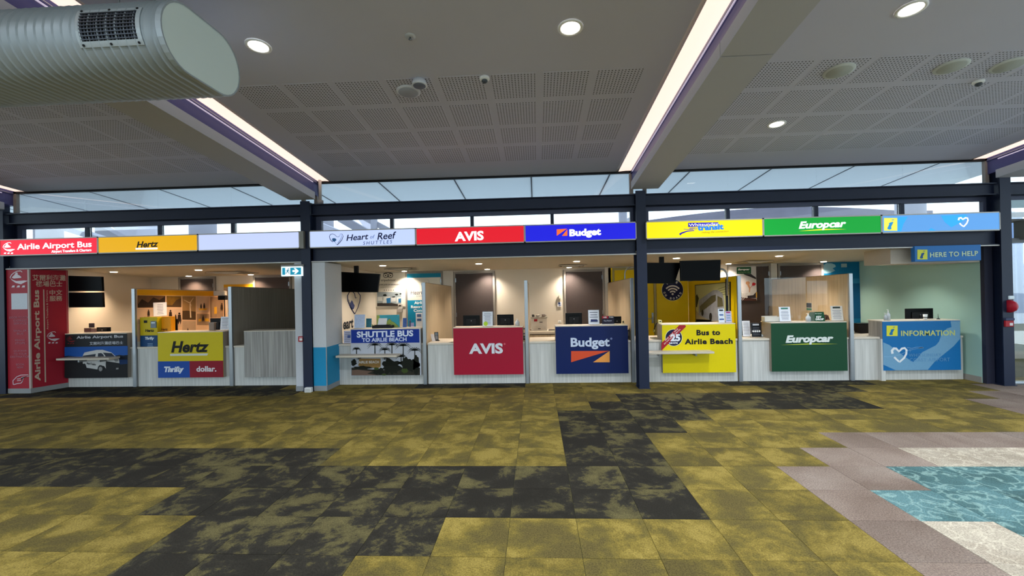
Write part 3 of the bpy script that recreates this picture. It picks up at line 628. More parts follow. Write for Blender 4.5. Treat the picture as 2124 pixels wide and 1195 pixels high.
# ------------------------------------------------------------------ spiral duct
XE = -2.4; yc0, yc1, zc, rr = 2.985, 3.285, 3.535, .235
du = thing('spiral_duct', 'large pale grey flat oval spiral air duct with a flat rounded end', 'duct', (-5, 3.13, 3.3))
def oval(x, r_, n=16):
    P = [Vector((x, yc1+r_*math.sin(math.pi*i/n), zc+r_*math.cos(math.pi*i/n))) for i in range(n+1)]
    P += [Vector((x, yc0-r_*math.sin(math.pi*i/n), zc-r_*math.cos(math.pi*i/n))) for i in range(n+1)]
    return P
bm = bmesh.new(); addprism(bm, oval(-13.5, rr), Vector((13.5+XE, 0, 0)))
DU = M('a4adb3', .42, .25, nz=.05, scale=3); o = fin('duct_body', bm, DU, du)
for p in o.data.polygons: p.use_smooth = len(p.vertices) == 4
bm = bmesh.new()
prof = oval(0, rr); npf = len(prof); per = [0]
for i in range(npf): per.append(per[-1]+(prof[(i+1) % npf]-prof[i]).length)
pitch = .062; x = -10.5; prev = None
turns = int((XE-.03-x)/pitch)
for t in range(turns*npf):
    i = t % npf; X = x+pitch*(t/npf); P = prof[i]; c = Vector((0, min(max(P.y, yc0), yc1), zc)); nn = Vector((0, P.y-c.y, P.z-c.z)).normalized()
    q = [bm.verts.new((X-.006, P.y, P.z)), bm.verts.new((X, P.y+nn.y*.010, P.z+nn.z*.010)), bm.verts.new((X+.006, P.y, P.z))]
    if prev: bm.faces.new((prev[0], prev[1], q[1], q[0])); bm.faces.new((prev[1], prev[2], q[2], q[1]))
    prev = q
fin('spiral_seam', bm, DU, du)
bm = bmesh.new(); addprism(bm, oval(XE, rr-.006), Vector((.006, 0, 0))); fin('end_cap', bm, M('d2ddd8', .5, nz=.02, scale=2), du)
bm = bmesh.new(); A = oval(XE-.03, rr+.004); B = oval(XE+.008, rr+.004); C_ = oval(XE+.008, rr-.008)
for R1, R2 in ((A, B), (B, C_)):
    a = [bm.verts.new(p) for p in R1]; b_ = [bm.verts.new(p) for p in R2]
    for i in range(len(a)): bm.faces.new((a[i], a[(i+1) % len(a)], b_[(i+1) % len(a)], b_[i]))
fin('end_flange', bm, DU, du)
# supply grille on the side facing the viewer, following the curve
def dpt(x, ang, r_): return Vector((x, yc0-r_*math.sin(ang), zc+r_*math.cos(ang)))
def hit(u, v):       # where the ray meets the near round side of the duct
    d = ray(u, v); oy, oz = -yc0, H-zc; a = d.y**2+d.z**2; b_ = 2*(oy*d.y+oz*d.z); c = oy*oy+oz*oz-rr*rr; q = b_*b_-4*a*c
    t = (-b_-math.sqrt(max(q, 0)))/(2*a); return d.x*t, math.atan2(yc0-d.y*t, H+d.z*t-zc)
gx0, aa = hit(166, 60); gx1, ab = hit(282, 55); _, a_lo = hit(225, 84); _, a_hi = hit(225, 26)
a_hi = min(a_hi, a_lo-.5)
gf = bmesh.new()
def patch(bm, x0, x1, a0, a1, r_, th=.006, n=6):
    for i in range(n):
        t0, t1 = a0+(a1-a0)*i/n, a0+(a1-a0)*(i+1)/n
        vs = [dpt(x0, t0, r_), dpt(x1, t0, r_), dpt(x1, t1, r_), dpt(x0, t1, r_)]; vo = [dpt(x0, t0, r_+th), dpt(x1, t0, r_+th), dpt(x1, t1, r_+th), dpt(x0, t1, r_+th)]
        v = [bm.verts.new(p) for p in vs+vo]
        for f in ((0, 1, 2, 3), (7, 6, 5, 4), (0, 4, 5, 1), (1, 5, 6, 2), (2, 6, 7, 3), (3, 7, 4, 0)): bm.faces.new([v[j] for j in f])
m_ = .03
patch(gf, gx0-m_, gx1+m_, a_lo, a_lo+.15, rr+.001); patch(gf, gx0-m_, gx1+m_, a_hi-.1, a_hi, rr+.001); patch(gf, gx0-m_, gx0, a_hi, a_lo, rr+.001); patch(gf, gx1, gx1+m_, a_hi, a_lo, rr+.001)
g = fin('grille', gf, M('aab2b6', .4, .3), du)
bm = bmesh.new(); patch(bm, gx0, gx1, a_hi, a_lo, rr+.0015, .001); fin('grille_throat', bm, M('15161a', .8), g)
for i in range(9):
    bm = bmesh.new(); t = a_hi+(a_lo-a_hi)*(i+.5)/9; patch(bm, gx0, gx1, t-.012, t+.012, rr+.003, .010, 1); fin('horizontal_blade', bm, M('555962', .4, .5), g)
for i in range(17):
    bm = bmesh.new(); t = gx0+(gx1-gx0)*(i+.5)/17; patch(bm, t-.003, t+.003, a_hi, a_lo, rr+.002, .006, 5); fin('vertical_blade', bm, M('4a4e57', .4, .5), g)
for xs in (gx0, (gx0+gx1)/2, gx1):
    for t in (a_lo+.09, a_hi-.06):
        bm = bmesh.new(); addcyl(bm, dpt(xs, t, rr+.006), dpt(xs, t, rr+.011), .008, n=8); fin('screw', bm, BLKM, g)
for xs in (-2.9, -5.2, -7.5):
    for y in (yc0, yc1): cyl('hanger_rod', (xs, y, zc+rr-.01), (xs, y, ceilz(y)+.02), .005, STEEL, du, n=8)
# ================================================================== FASCIA SIGNS
SE = .84
YS = 7.672; FS = FY(YS)
def em(col, e=SE): return M(col, .4, em=e)
def fascia(u0_, u1, col, label, zb=2.55, zt=2.858, e=.76):
    a0 = FS.px(u0_, 490)[0]; a1 = FS.px(u1, 480)[0]
    t = thing('fascia_sign', label, 'sign', ((a0+a1)/2, 7.75, zb), 'illuminated fascia signs over the booths')
    box('sign_housing', a0+.001, a1-.001, YS+.012, 7.765, zb, zt, M('8e9094', .4, .5), t)
    fm = bmesh.new()
    for q in ((a0, a1, zb, zb+.018), (a0, a1, zt-.018, zt), (a0, a0+.014, zb, zt), (a1-.014, a1, zb, zt)): addbox(fm, q[0], q[1], YS-.006, YS+.014, q[2], q[3])
    fin('frame', fm, M('a9a39c', .4, .5), t)
    box('face', a0+.013, a1-.013, YS, YS+.012, zb+.017, zt-.017, em(col, e), t)
    return t, a0, a1
def red_boat(t, fr, ox, oy, s, mat, mat2=None, down=1, rot=None):   # crest: curved sail over a hull above three small shapes
    P = [stroke([(0, 22), (4, 13), (12, 6), (22, 1), (33, 0), (38, 4)], 2.5), [(6, 20), (14, 12), (18, 5), (24, 6), (24, 12), (28, 13), (36, 19), (34, 22), (12, 24), (6, 22)],
         [(0, 22), (8, 28), (20, 32), (44, 30), (56, 31), (46, 36), (34, 42), (18, 38), (6, 30)]]
    for k in range(3): P.append([(4+k*16, 52), (8+k*16, 46), (15+k*16, 46), (14+k*16, 52)])
    return art(t, 'logo', [[(ox+x*s, oy+y*s) for x, y in p] for p in P], mat, fr, .003, px=lambda x, y: (x, y))
WE = em('f4f6ff', 1.1)
t, a0, a1 = fascia(-1, 202.5, 'e8203a', 'red illuminated fascia sign with white bus company name, at the far left')
tpx(t, 'Airlie Airport Bus', 36, 503, 190.5, 519, WE, FS, bold=.018, slant=.015); tpx(t, 'Airport Transfers & Charters', 107, 517.5, 190, 524.5, WE, FS, bold=.02, slant=.01)
red_boat(t, FS, 6.5, 503.2, .45, WE)
t, a0, a1 = fascia(203, 410, 'dca400', 'amber illuminated fascia sign with dark italic name and white underline')
q = Z(0, 360, 3.034)
tpx(t, 'Hertz', *q(860, 425), *q(998, 465), M('1a1208', .5), FS, bold=.03, shear=.25, slant=.01); art(t, 'underline', [[q(855, 469), q(993, 467), q(992, 477), q(855, 479)]], WE, FS, .003, px=lambda x, y: (x, y))
t, a0, a1 = fascia(410.5, 621, 'bcc8f4', 'blank pale lavender illuminated fascia sign beside the exit light')
box('sign_side', FS.px(621, 500)[0], FS.px(629.5, 500)[0], YS-.004, 7.765, 2.55, 2.858, M('8a8780', .5, .3), t)
t, a0, a1 = fascia(641.6, 862, 'b9c9f8', 'pale illuminated fascia sign with a dark blue heart logo and shuttle name')
q = Z(640, 450, 8.85); NV = M('101a52', .5)
def heart(t, fr, q, sx=1, mat=NV, m2=None):
    art(t, 'logo', [[q(*p) for p in s] for s in (stroke([(450, 460), (420, 440), (395, 405), (385, 360), (400, 325), (440, 310), (480, 325), (520, 365), (550, 370), (572, 350), (568, 335)], 12, 4), stroke([(470, 445), (500, 480), (520, 518)], 5, 3), stroke([(590, 305), (625, 320), (636, 360), (615, 420), (570, 475), (525, 515)], 4, 14),)], mat, fr, .003, px=lambda x, y: (x, y))
    art(t, 'logo_fin', [[q(*p) for p in s] for s in (stroke([(570, 312), (605, 335), (608, 370), (580, 430), (540, 480)], 3, 9), [(440, 395), (470, 390), (500, 398), (515, 425), (490, 450), (470, 458), (440, 440), (434, 415)])], m2 or M('3d78b8', .5), fr, .0035, px=lambda x, y: (x, y))
heart(t, FS, q)
tpx(t, 'Heart', *q(695, 315), *q(1100, 428), NV, FS, bold=.015, shear=.2, slant=.02); tpx(t, 'of', *q(1130, 330), *q(1220, 396), M('7f9ad8', .5), FS, bold=0, shear=.25); tpx(t, 'Reef', *q(1262, 280), *q(1612, 410), NV, FS, bold=.015, shear=.2, slant=.015)
tpx(t, 'SHUTTLES', *q(1002, 437), *q(1536, 500), M('2f4a8c', .5), FS, bold=.0, shear=.15, spc=1.4, slant=.015)
t, a0, a1 = fascia(862.5, 1088, 'd81426', 'red illuminated fascia sign with bold white capitals')
q = Z(620, 340, 2.87); tpx(t, 'AVIS', *q(928, 402), *q(1100, 458), WE, FS, bold=.035, slant=.01)
t, a0, a1 = fascia(1088.5, 1320, '1a1ad2', 'deep blue illuminated fascia sign with white name and orange triangle mark')
tpx(t, 'Budget', *q(1610, 386), *q(1798, 440), WE, FS, bold=.045, slant=.01)
OR = em('f0642a', .9)
art(t, 'logo', [[q(1535, 390), q(1596, 386), q(1535, 428)], [q(1598, 390), q(1598, 428), q(1566, 429)]], OR, FS, .003, px=lambda x, y: (x, y))
t, a0, a1 = fascia(1340, 1583, 'f2dc00', 'bright yellow illuminated fascia sign with a blue transit logo')
q = Z(1380, 440, 9.655); BL = M('2412b8', .5)
art(t, 'logo_block', [[q(455, 215), q(1060, 205), q(1060, 250), q(640, 290), q(456, 300)]], BL, FS, .003, px=lambda x, y: (x, y))
tpx(t, 'Whitsunday', *q(470, 222), *q(1056, 290), WE, FS, bold=.0, d=.006, slant=.01); tpx(t, 'transit', *q(640, 250), *q(1165, 362), M('1b7fe0', .4, em=.7), FS, bold=.05, d=.005, slant=.01)
tpx(t, 'making the connection', *q(725, 375), *q(1265, 425), M('b08a10', .5), FS, bold=.0, shear=.25, slant=.01)
art(t, 'swoosh', [[q(*p) for p in s] for s in (stroke([(285, 450), (330, 420), (430, 385), (580, 368)], 40, 12), stroke([(365, 345), (450, 350), (560, 350)], 8, 14), stroke([(500, 300), (560, 310), (640, 325)], 5, 10), stroke([(480, 330), (560, 325), (630, 355)], 16, 6))], BL, FS, .004, px=lambda x, y: (x, y))
t, a0, a1 = fascia(1583.5, 1828.5, '0c9a34', 'green illuminated fascia sign with bold white italic name and yellow swoosh')
q = Z(1280, 300, 2.517); tpx(t, 'Europcar', *q(948, 398), *q(1195, 446), WE, FS, bold=.035, shear=.25, slant=.01)
art(t, 'swoosh', [[q(948, 452), q(1070, 440), q(1195, 442), q(1070, 447)]], em('e8e030', .9), FS, .003, px=lambda x, y: (x, y))
t, a0, a1 = fascia(1829, 2075, '5f9fe2', 'sky blue illuminated fascia sign with a yellow information square and heart', e=.7)
q = Z(1800, 430, 7.08)
art(t, 'wave', [[q(440, 145), q(585, 138), q(520, 250), q(490, 352), q(436, 353)], [q(1070, 122), q(1450, 108), q(1440, 180), q(1225, 295), q(1130, 220)], [q(880, 345), q(930, 305), q(1000, 342)]], em('2f9be6', .9), FS, .002, px=lambda x, y: (x, y))
def info(t, fr, q, x0, y0, x1, y1, yel=None, blue=None):
    art(t, 'info_square', [[q(x0, y0), q(x1, y0), q(x1, y1), q(x0, y1)]], yel or em('dede50', .9), fr, .003, px=lambda x, y: (x, y))
    w, h = x1-x0, y1-y0; f = lambda x, y: q(x0+w*x, y0+h*y)
    art(t, 'info_letter', [[f(.45, .35), f(.66, .30), f(.70, .34), f(.52, .72), f(.56, .76), f(.55, .86), f(.42, .92), f(.27, .88), f(.24, .8), f(.40, .48), f(.33, .46)], [f(.56, .14), f(.74, .11), f(.75, .16), f(.60, .20)]], blue or em('2389c8', .8), fr, .005, px=lambda x, y: (x, y))
info(t, FS, q, 236, 158, 430, 345)
def wheart(t, fr, q, mat, pts=None):
    art(t, 'heart_logo', [[q(*p) for p in s] for s in (stroke([(1330, 190), (1335, 160), (1365, 155), (1392, 178), (1430, 155), (1460, 160), (1468, 190), (1450, 235), (1405, 285)], 26, 20), stroke([(1345, 235), (1370, 262), (1405, 285)], 20, 18))], mat, fr, .004, px=lambda x, y: (x, y))
wheart(t, FS, q, em('dfe6ff', 1))
# ================================================================== RECEPTION DESKS
def PX(x, y): return (x, y)
FB = FY(8.2)
def desk(xa, xb, u0_, v0, u1, v1, label, front, body=ASH, hz=1.045, graphic=True):
    a0, a1 = FB.px(u0_, (v0+v1)/2)[0], FB.px(u1, (v0+v1)/2)[0]; b0 = FB.px((u0_+u1)/2, v1)[1]
    t = thing('reception_desk', label, 'desk', ((xa+xb)/2, 8.6, 0), 'reception desks of the booths')
    box('base_panel', xa, xb, 8.28, 8.302, 0, .738, LAM, t); box('worktop', xa, xb, 8.262, 9.02, .738, .772, TOPM, t, .003)
    box('end_panel', xa, xa+.025, 8.302, 9.0, 0, .738, LAM, t); box('end_panel', xb-.025, xb, 8.302, 9.0, 0, .738, LAM, t)
    bm = bmesh.new(); addprism(bm, [Vector((a0, y, z)) for y, z in ((8.203, b0), (8.28, b0), (8.28, .772), (8.53, .772), (8.53, hz), (8.203, hz))], Vector((a1-a0, 0, 0)))
    fin('hutch', bm, body, t)
    box('hutch_top', a0-.004, a1+.004, 8.195, 8.56, hz, hz+.014, TOPM, t, .002)
    if graphic: box('front_graphic', a0, a1, 8.196, 8.203, b0, hz, front, t)
    return t, a0, a1, b0, hz
def ledge(t, u0_, u1, v, z=None, Y0=7.97):
    fr = FY(Y0); x0, z0 = fr.px(u0_, v); x1 = fr.px(u1, v)[0]
    box('writing_ledge', x0, x1, Y0, 8.2, z0-.018, z0+.018, M('c9bdab', .45), t, .003)
    box('ledge_bracket', x0+.35, x0+.38, Y0+.08, 8.2, z0-.07, z0-.018, STEEL, t)
    if x0 < -9.2 or True: box('ledge_bracket', x1-.3, x1-.27, Y0+.08, 8.2, z0-.07, z0-.018, STEEL, t)
FA = FY(8.196)
# 1 van poster desk -----------------------------------------------------------
t, a0, a1, b0, hz = desk(-9.23, -7.87, 136, 693, 264, 784, 'reception desk with a white minibus photograph and black header on its front', M('15161a', .45), ASHD)
q = Z(130, 680, 9.96)
def A(name, polys, mat, d=.001, fr=FA, tt=None): return art(tt or t, name, [[q(*p) for p in s] for s in polys], mat, fr, d, .001, PX)
A('photo_sky', [[(40, 400), (1345, 375), (1345, 600), (40, 600)]], M('0e4f9e', .5, nz=.15, scale=4))
A('photo_hills', [[(40, 588), (120, 578), (220, 590), (400, 605), (420, 690), (40, 690)], [(1090, 575), (1180, 560), (1250, 572), (1345, 560), (1345, 660), (1150, 660)]], M('131c2c', .6), .002)
A('photo_sea', [[(1140, 655), (1345, 660), (1345, 745), (1180, 760)]], M('12305c', .6), .0022)
A('photo_road', [[(40, 690), (1345, 740), (1345, 1030), (40, 1030)]], M('1b1b1d', .6), .0015)
A('photo_van', [[(420, 570), (455, 510), (700, 458), (830, 455), (1010, 510), (1110, 600), (1165, 640), (1175, 730), (1150, 790), (1090, 850), (900, 850), (860, 790), (760, 770), (720, 860), (500, 825), (480, 760), (420, 740)]], M('c6c3c0', .5), .003)
A('photo_van_glass', [[(425, 578), (690, 538), (668, 635), (425, 630)], [(735, 528), (800, 520), (840, 550), (880, 630), (730, 628)], [(835, 512), (1015, 525), (1095, 605), (1080, 615), (910, 612)]], M('1d2230', .3), .0042)
A('photo_van_bumper', [[(900, 690), (1180, 730), (1190, 800), (1100, 870), (900, 880), (895, 760)], circ(790, 845, 62, 18, 75), circ(455, 790, 30, 14, 52)], M('17181b', .5), .005)
A('photo_van_wheel', [circ(788, 850, 38, 14, 48), [(1110, 828), (1160, 824), (1160, 856), (1110, 862)], [(1060, 655), (1150, 640), (1160, 690), (1100, 705)]], M('8c8a88', .5), .006)
tpx(t, 'Airlie Airport Bus', *q(290, 158), *q(1252, 232), M('c9c9cf', .5), FA, bold=.02, slant=.012); tpx(t, '艾爾利海灘機場巴士', *q(560, 282), *q(1252, 348), M('bfc0c8', .5), FA, bold=.01, slant=.008)
red_boat(t, FA, 139, 697, .32, M('6e1c1e', .5)); tpx(t, 'Airport Transfers', *q(500, 720), *q(690, 780), M('3a3a40', .5), FA, bold=.0, shear=.1, slant=-.03, d=.005)
ledge(t, 116, 226, 746)
# 2 yellow desk ---------------------------------------------------------------
t, a0, a1, b0, hz = desk(-7.79, -5.92, 328, 690, 463, 783, 'reception desk with a yellow front over blue and red panels', M('d3bd10', .45), ASHD)
q = Z(270, 580, 5.432)
zs = FA.px(395, 749)[1]; xm = FA.px(394, 765)[0]
box('blue_panel', a0, xm, 8.19, 8.196, b0, zs, M('1c4ba0', .45), t); box('red_panel', xm, a1, 8.19, 8.196, b0, zs, M('8f1428', .45), t)
FA2 = FY(8.19)
tpx(t, 'Hertz', *q(462, 692), *q(890, 822), M('0e0d0b', .5), FA, bold=.035, shear=.22); A('underline', [[(452, 838), (880, 832), (868, 856), (452, 860)]], M('d9d8cf', .5), .003)
tpx(t, 'Thrifty', *q(385, 978), *q(608, 1060), M('dfe3ee', .5), FA2, bold=.06, shear=.2); tpx(t, 'dollar.', *q(748, 975), *q(972, 1038), M('e6dfe2', .5), FA2, bold=.03)
# 3 vacant desk ----------------------------------------------------------------
t, a0, a1, b0, hz = desk(-5.84, -4.34, 507, 687, 619, 782, 'vacant reception desk with a plain weathered grey wood front', ASH)
# 4 shuttle bus desk -----------------------------------------------------------
t, a0, a1, b0, hz = desk(-3.77, -2.15, 728, 684, 873, 779, 'reception desk with a royal blue shuttle bus header over a palm tree photograph', M('b9bcc6', .5), ASH)
q = Z(720, 670, 9.194)
A('header', [[(75, 130), (1375, 115), (1380, 375), (80, 385)]], M('0a2f8e', .45))
tpx(t, 'SHUTTLE BUS', *q(185, 150), *q(1262, 268), M('dfe6f6', .5), FA, bold=.035, d=.004, slant=.01); tpx(t, 'TO AIRLIE BEACH', *q(285, 280), *q(1135, 355), M('cfd8ee', .5), FA, bold=.03, d=.004, slant=.006)
A('photo_ground', [[(85, 850), (640, 900), (1390, 850), (1390, 995), (85, 1000)]], M('2a271d', .6), .0015)
A('photo_lawn', [[(90, 900), (200, 890), (480, 925), (380, 965), (600, 1000), (90, 1000)]], M('6e5648', .6), .002)
A('photo_sandstone_wall', [[(230, 680), (640, 680), (640, 840), (580, 860), (215, 820)]], M('94703e', .7, nz=.3, scale=60), .002)
tpx(t, 'AIRLIE BEACH', *q(225, 722), *q(608, 770), M('e4e0da', .5), FA, bold=.01, d=.0045)
rn = random.Random(11)
def blob(cx, cy, rx, ry, n=26, j=.3): return [(cx+rx*(1+rn.uniform(-j, j))*math.cos(2*math.pi*i/n), cy+ry*(1+rn.uniform(-j, j))*math.sin(2*math.pi*i/n)) for i in range(n)]
def palm(cx, cy, s, base):
    P = [stroke([(cx, cy), (cx+2, base)], 16, 22)]
    for k in range(9):
        a = math.radians(-200+k*27); P.append(stroke([(cx, cy), (cx+s*.6*math.cos(a), cy+s*.35*math.sin(a)-10), (cx+s*math.cos(a), cy+s*.6*math.sin(a)+s*.28)], 18, 3))
    return P
A('photo_palms', palm(180, 500, 85, 600)+palm(530, 420, 150, 600)+palm(855, 415, 130, 620)+palm(1070, 430, 160, 800)+palm(720, 510, 120, 700)+palm(1290, 520, 140, 800)+palm(1030, 640, 110, 800), M('1b1f1a', .6), .003)
A('photo_shrubs', [blob(840, 830, 190, 140), blob(1180, 800, 170, 130), blob(600, 920, 120, 60), blob(1320, 800, 60, 180, 26, .15), blob(300, 850, 190, 30), blob(130, 760, 50, 60)], M('15180f', .7, nz=.3, scale=90), .0035)
A('photo_bush_highlights', [blob(1100, 910, 60, 45), blob(700, 985, 45, 20), blob(560, 870, 50, 25)], M('3c4a1e', .7), .004)
ledge(t, 696, 823, 740.5)
# 5 red desk -------------------------------------------------------------------
t, a0, a1, b0, hz = desk(-2.06, -.23, 941, 679, 1085, 777, 'reception desk with a plain crimson front and four bold white capitals', M('a31230', .4))
q = Z(860, 520, 3.983); tpx(t, 'AVIS', *q(450, 765), *q(730, 852), M('dcdde4', .45), FA, bold=.04, d=.003, th=.008); A('registered_mark', [circ(743, 771, 8)], M('d0606c', .5), .003)
# 6 blue desk ------------------------------------------------------------------
t, a0, a1, b0, hz = desk(-.15, 1.71, 1153, 677, 1303, 775, 'reception desk with a navy front, white name and two orange wedges', M('0c1f56', .4))
q = Z(1080, 520, 3.983); tpx(t, 'Budget', *q(413, 718), *q(735, 815), M('cdd6ea', .45), FA, bold=.03, d=.003, th=.008)
A('registered_mark', [circ(748, 727, 9)], M('7b87b4', .5), .003)
A('orange_wedge', [[(417, 830), (730, 828), (417, 922)]], M('d8502e', .45), .003); A('amber_wedge', [[(735, 828), (735, 922), (598, 922)]], M('e89a4a', .45), .003)
# 7 yellow bus desk ------------------------------------------------------------
t, a0, a1, b0, hz = desk(1.79, 3.62, 1374, 673, 1526, 773, 'reception desk with a bright yellow front advertising the bus to the beach', M('ddc800', .45))
tpx(t, 'Bus to', 1444.5, 684, 1493.5, 695.5, M('12121c', .5), FA, bold=.04, spc=1.1); tpx(t, 'Airlie Beach', 1420, 702.5, 1519.5, 714, M('12121c', .5), FA, bold=.04, spc=1.1)
q = Z(1340, 660, 8.536)
A('price_roundel_edge', [circ(490, 345, 152, 32)], M('e9e6c0', .5), .001); A('price_roundel', [circ(490, 345, 145, 32)], M('12183c', .5), .002)
tpx(t, '25', *q(430, 282), *q(605, 410), M('e4e6ee', .5), FA, bold=.05, d=.0035); tpx(t, '$40 RTN', *q(410, 425), *q(558, 462), M('e4e6ee', .5), FA, bold=.03, d=.0035)
A('sale_ribbon', [[(270, 590), (275, 440), (590, 122), (690, 122), (708, 148), (285, 560)]], M('a3202c', .5), .004)
def ribbon_text(s, x0, y0, x1, y1, h):
    vs, fs = glyphs(s, .02, 0, 1.1); dx, dy = x1-x0, y1-y0; L_ = math.hypot(dx, dy); nx, ny = dy/L_, -dx/L_; base = wloc(t); out = []
    for x, y, top in vs:
        a, b = FA.px(*q(x0+dx*x+nx*h*y*1, y0+dy*x+ny*h*y)); out.append(FA.pt(a, b, .0065+(.001 if top else 0))-base)
    me = bpy.data.meshes.new('lettering'); me.from_pydata(out, [], fs); link('lettering', me, M('e8dcd8', .5), t)
ribbon_text('SALE  SALE  SALE', 340, 405, 568, 196, 24); ribbon_text('$22 ONE WAY RETURN $36', 325, 470, 612, 205, 22)
ledge(t, 1328, 1482, 733.5)
# 8 green desk -----------------------------------------------------------------
t, a0, a1, b0, hz = desk(3.70, 5.56, 1600, 671, 1757, 770, 'reception desk with a dark green front, white italic name and lime swoosh', M('17452c', .45), M('9a8d7e', .55, nz=.1, scale=30))
q = Z(1500, 500, 3.734); tpx(t, 'Europcar', *q(482, 728), *q(852, 802), M('dfe4e0', .45), FA, bold=.045, shear=.22, d=.003, th=.006, slant=.006)
A('swoosh', [[(445, 805), (670, 793), (888, 798), (670, 802)]], M('b8c23c', .5), .003)
# 9 information desk -----------------------------------------------------------
t, a0, a1, b0, hz = desk(5.64, 7.50, 1831, 668, 1992, 768, 'information desk with a blue wave front, yellow square and white heart', M('0f6aa8', .45))
q = Z(1800, 650, 8.536)
box('base_step', 6.06, 6.13, 8.2, 8.28, 0, .738, LAM, t)
A('wave', [[(272, 515), (380, 560), (480, 640), (640, 760), (800, 865), (880, 790), (960, 690), (1200, 570), (1260, 500), (1300, 380), (1400, 270), (1480, 245), (1465, 140), (1632, 140), (1632, 450), (1520, 580), (1300, 760), (1180, 860), (1060, 1000), (500, 1010), (272, 910)]], M('6f9dbd', .45), .001)
info(t, FA, q, 330, 218, 525, 402, M('dcd83c', .5), M('1470a8', .5))
tpx(t, 'INFORMATION', *q(585, 302), *q(1540, 398), M('c2c97a', .5), FA, bold=.025, spc=1.05, d=.003, slant=-.004)
A('heart_logo', [stroke([(435, 715), (425, 660), (460, 620), (500, 625), (550, 675), (600, 625), (650, 615), (682, 650), (678, 720), (640, 790), (555, 865)], 44, 32), stroke([(465, 775), (510, 820), (555, 860)], 34, 30)], M('e3e7ea', .5), .003)
A('plane_lines', [stroke([(285, 770), (420, 768), (560, 735), (660, 690), (750, 640)], 5), stroke([(690, 605), (780, 620), (850, 600), (960, 598), (990, 612), (860, 625), (760, 650)], 7, 4), stroke([(700, 660), (760, 650), (740, 690)], 6, 3)], M('8ab4d6', .5), .004)
tpx(t, 'WHITSUNDAY', *q(722, 712), *q(1300, 768), M('5f93bc', .5), FA, bold=-.005, spc=1.1); tpx(t, 'COAST AIRPORT', *q(740, 790), *q(1450, 852), M('5f93bc', .5), FA, bold=-.005, spc=1.1)
# ================================================================== PARTITIONS
def partition(X, label, face=OAK, back=None, ya=8.28, yb=10.86, top=1.905):
    t = thing('partition', label, 'partition', (X, 9.5, 0), 'tall partitions between the booths')
    bm = bmesh.new(); addprism(bm, [Vector((X-.022, ya, 0)), Vector((X-.022, yb, 0)), Vector((X-.022, yb, top-.055)), Vector((X-.022, ya, top))], Vector((.044, 0, 0))); fin('board', bm, face, t)
    box('end_post', X-.032, X+.032, 8.235, 8.282, 0, top+.008, ALU, t, .004)
    bm = bmesh.new(); addprism(bm, [Vector((X-.026, ya, top)), Vector((X-.026, yb, top-.055)), Vector((X-.026, yb, top-.047)), Vector((X-.026, ya, top+.008))], Vector((.052, 0, 0))); fin('top_trim', bm, M('6d5f55', .5), t)
    return t
p1 = partition(-7.83, 'partition covered on its right side by a brown and amber photo collage', CREAM)
p2 = partition(-5.88, 'dark grey wood partition left of the vacant desk', ASHD)
partition(-2.11, 'light oak partition right of the shuttle bus desk')
partition(-.19, 'partition between the red and the blue desk, seen edge on', yb=10.25)
partition(1.75, 'light oak partition behind the navy column')
p6 = partition(3.66, 'yellow partition carrying the framed bus picture', YEL)
p7 = partition(5.60, 'light oak partition right of the green desk')
# photo collage on the first partition (amber and brown prints)
FC = FX(-7.83+.022, 1); q = Z(270, 580, 5.432)
def B(name, polys, mat, d): return art(p1, name, [[q(*p) for p in s] for s in polys], mat, FC, d, .001, PX)
B('collage_sheet', [[(76, 105), (968, 130), (1062, 140), (1100, 500), (1090, 700), (76, 700)]], M('dfb48c', .6), .001)
B('amber_band', [[(76, 112), (966, 132), (966, 185), (76, 175)]], M('e3a012', .5), .002)
PH = M('6b4a30', .6, nz=.35, scale=14); PH2 = M('9a7a5c', .6, nz=.25, scale=8); PHL = M('cda888', .6, nz=.1, scale=5); PHD = M('2c1c12', .6)
B('photo', [[(80, 178), (395, 184), (395, 318), (80, 318)]], PH, .002); B('photo', [[(408, 184), (574, 188), (574, 312), (408, 310)]], M('7d5a1c', .6, nz=.4, scale=10), .002)
B('photo', [[(587, 188), (738, 190), (738, 455), (587, 452)]], M('a07848', .6, nz=.1, scale=3), .002); B('photo', [[(750, 192), (890, 193), (890, 372), (750, 370)]], PHL, .002)
B('photo', [[(900, 195), (1050, 198), (1050, 430), (900, 430)]], PH2, .002); B('photo', [[(80, 325), (398, 330), (398, 500), (80, 500)]], PHL, .002)
B('photo', [[(410, 322), (580, 325), (580, 530), (410, 530)]], PHL, .002); B('photo', [[(587, 465), (738, 468), (738, 590), (587, 590)]], M('b99878', .6, nz=.15, scale=6), .002); B('photo', [[(752, 385), (890, 388), (890, 515), (752, 512)]], PH2, .002)
B('photo_details', [stroke([(672, 270), (680, 430)], 9, 14), stroke([(672, 262), (712, 205)], 9, 3), stroke([(668, 262), (600, 228)], 9, 3), stroke([(672, 262), (688, 300)], 8, 3)], M('e8c9a4', .5), .004)
B('photo_hill', [[(587, 352), (640, 350), (738, 362), (738, 455), (587, 452)], [(408, 280), (470, 290), (520, 230), (574, 210), (574, 312), (408, 310)]], M('4e3820', .6), .003)
for sx, sy, s in ((205, 370, 1.1), (452, 385, 1.5), (510, 420, .9), (552, 420, 1.7), (797, 295, .8), (832, 290, .9), (648, 565, .6), (820, 430, .9), (1030, 300, 1.2)):
    B('photo_figure', [circ(sx, sy-22*s, 7*s, 10), [(sx-9*s, sy-14*s), (sx+9*s, sy-14*s), (sx+13*s, sy+22*s), (sx+9*s, sy+52*s), (sx+2*s, sy+28*s), (sx-6*s, sy+52*s), (sx-13*s, sy+20*s)]], PHD, .004)
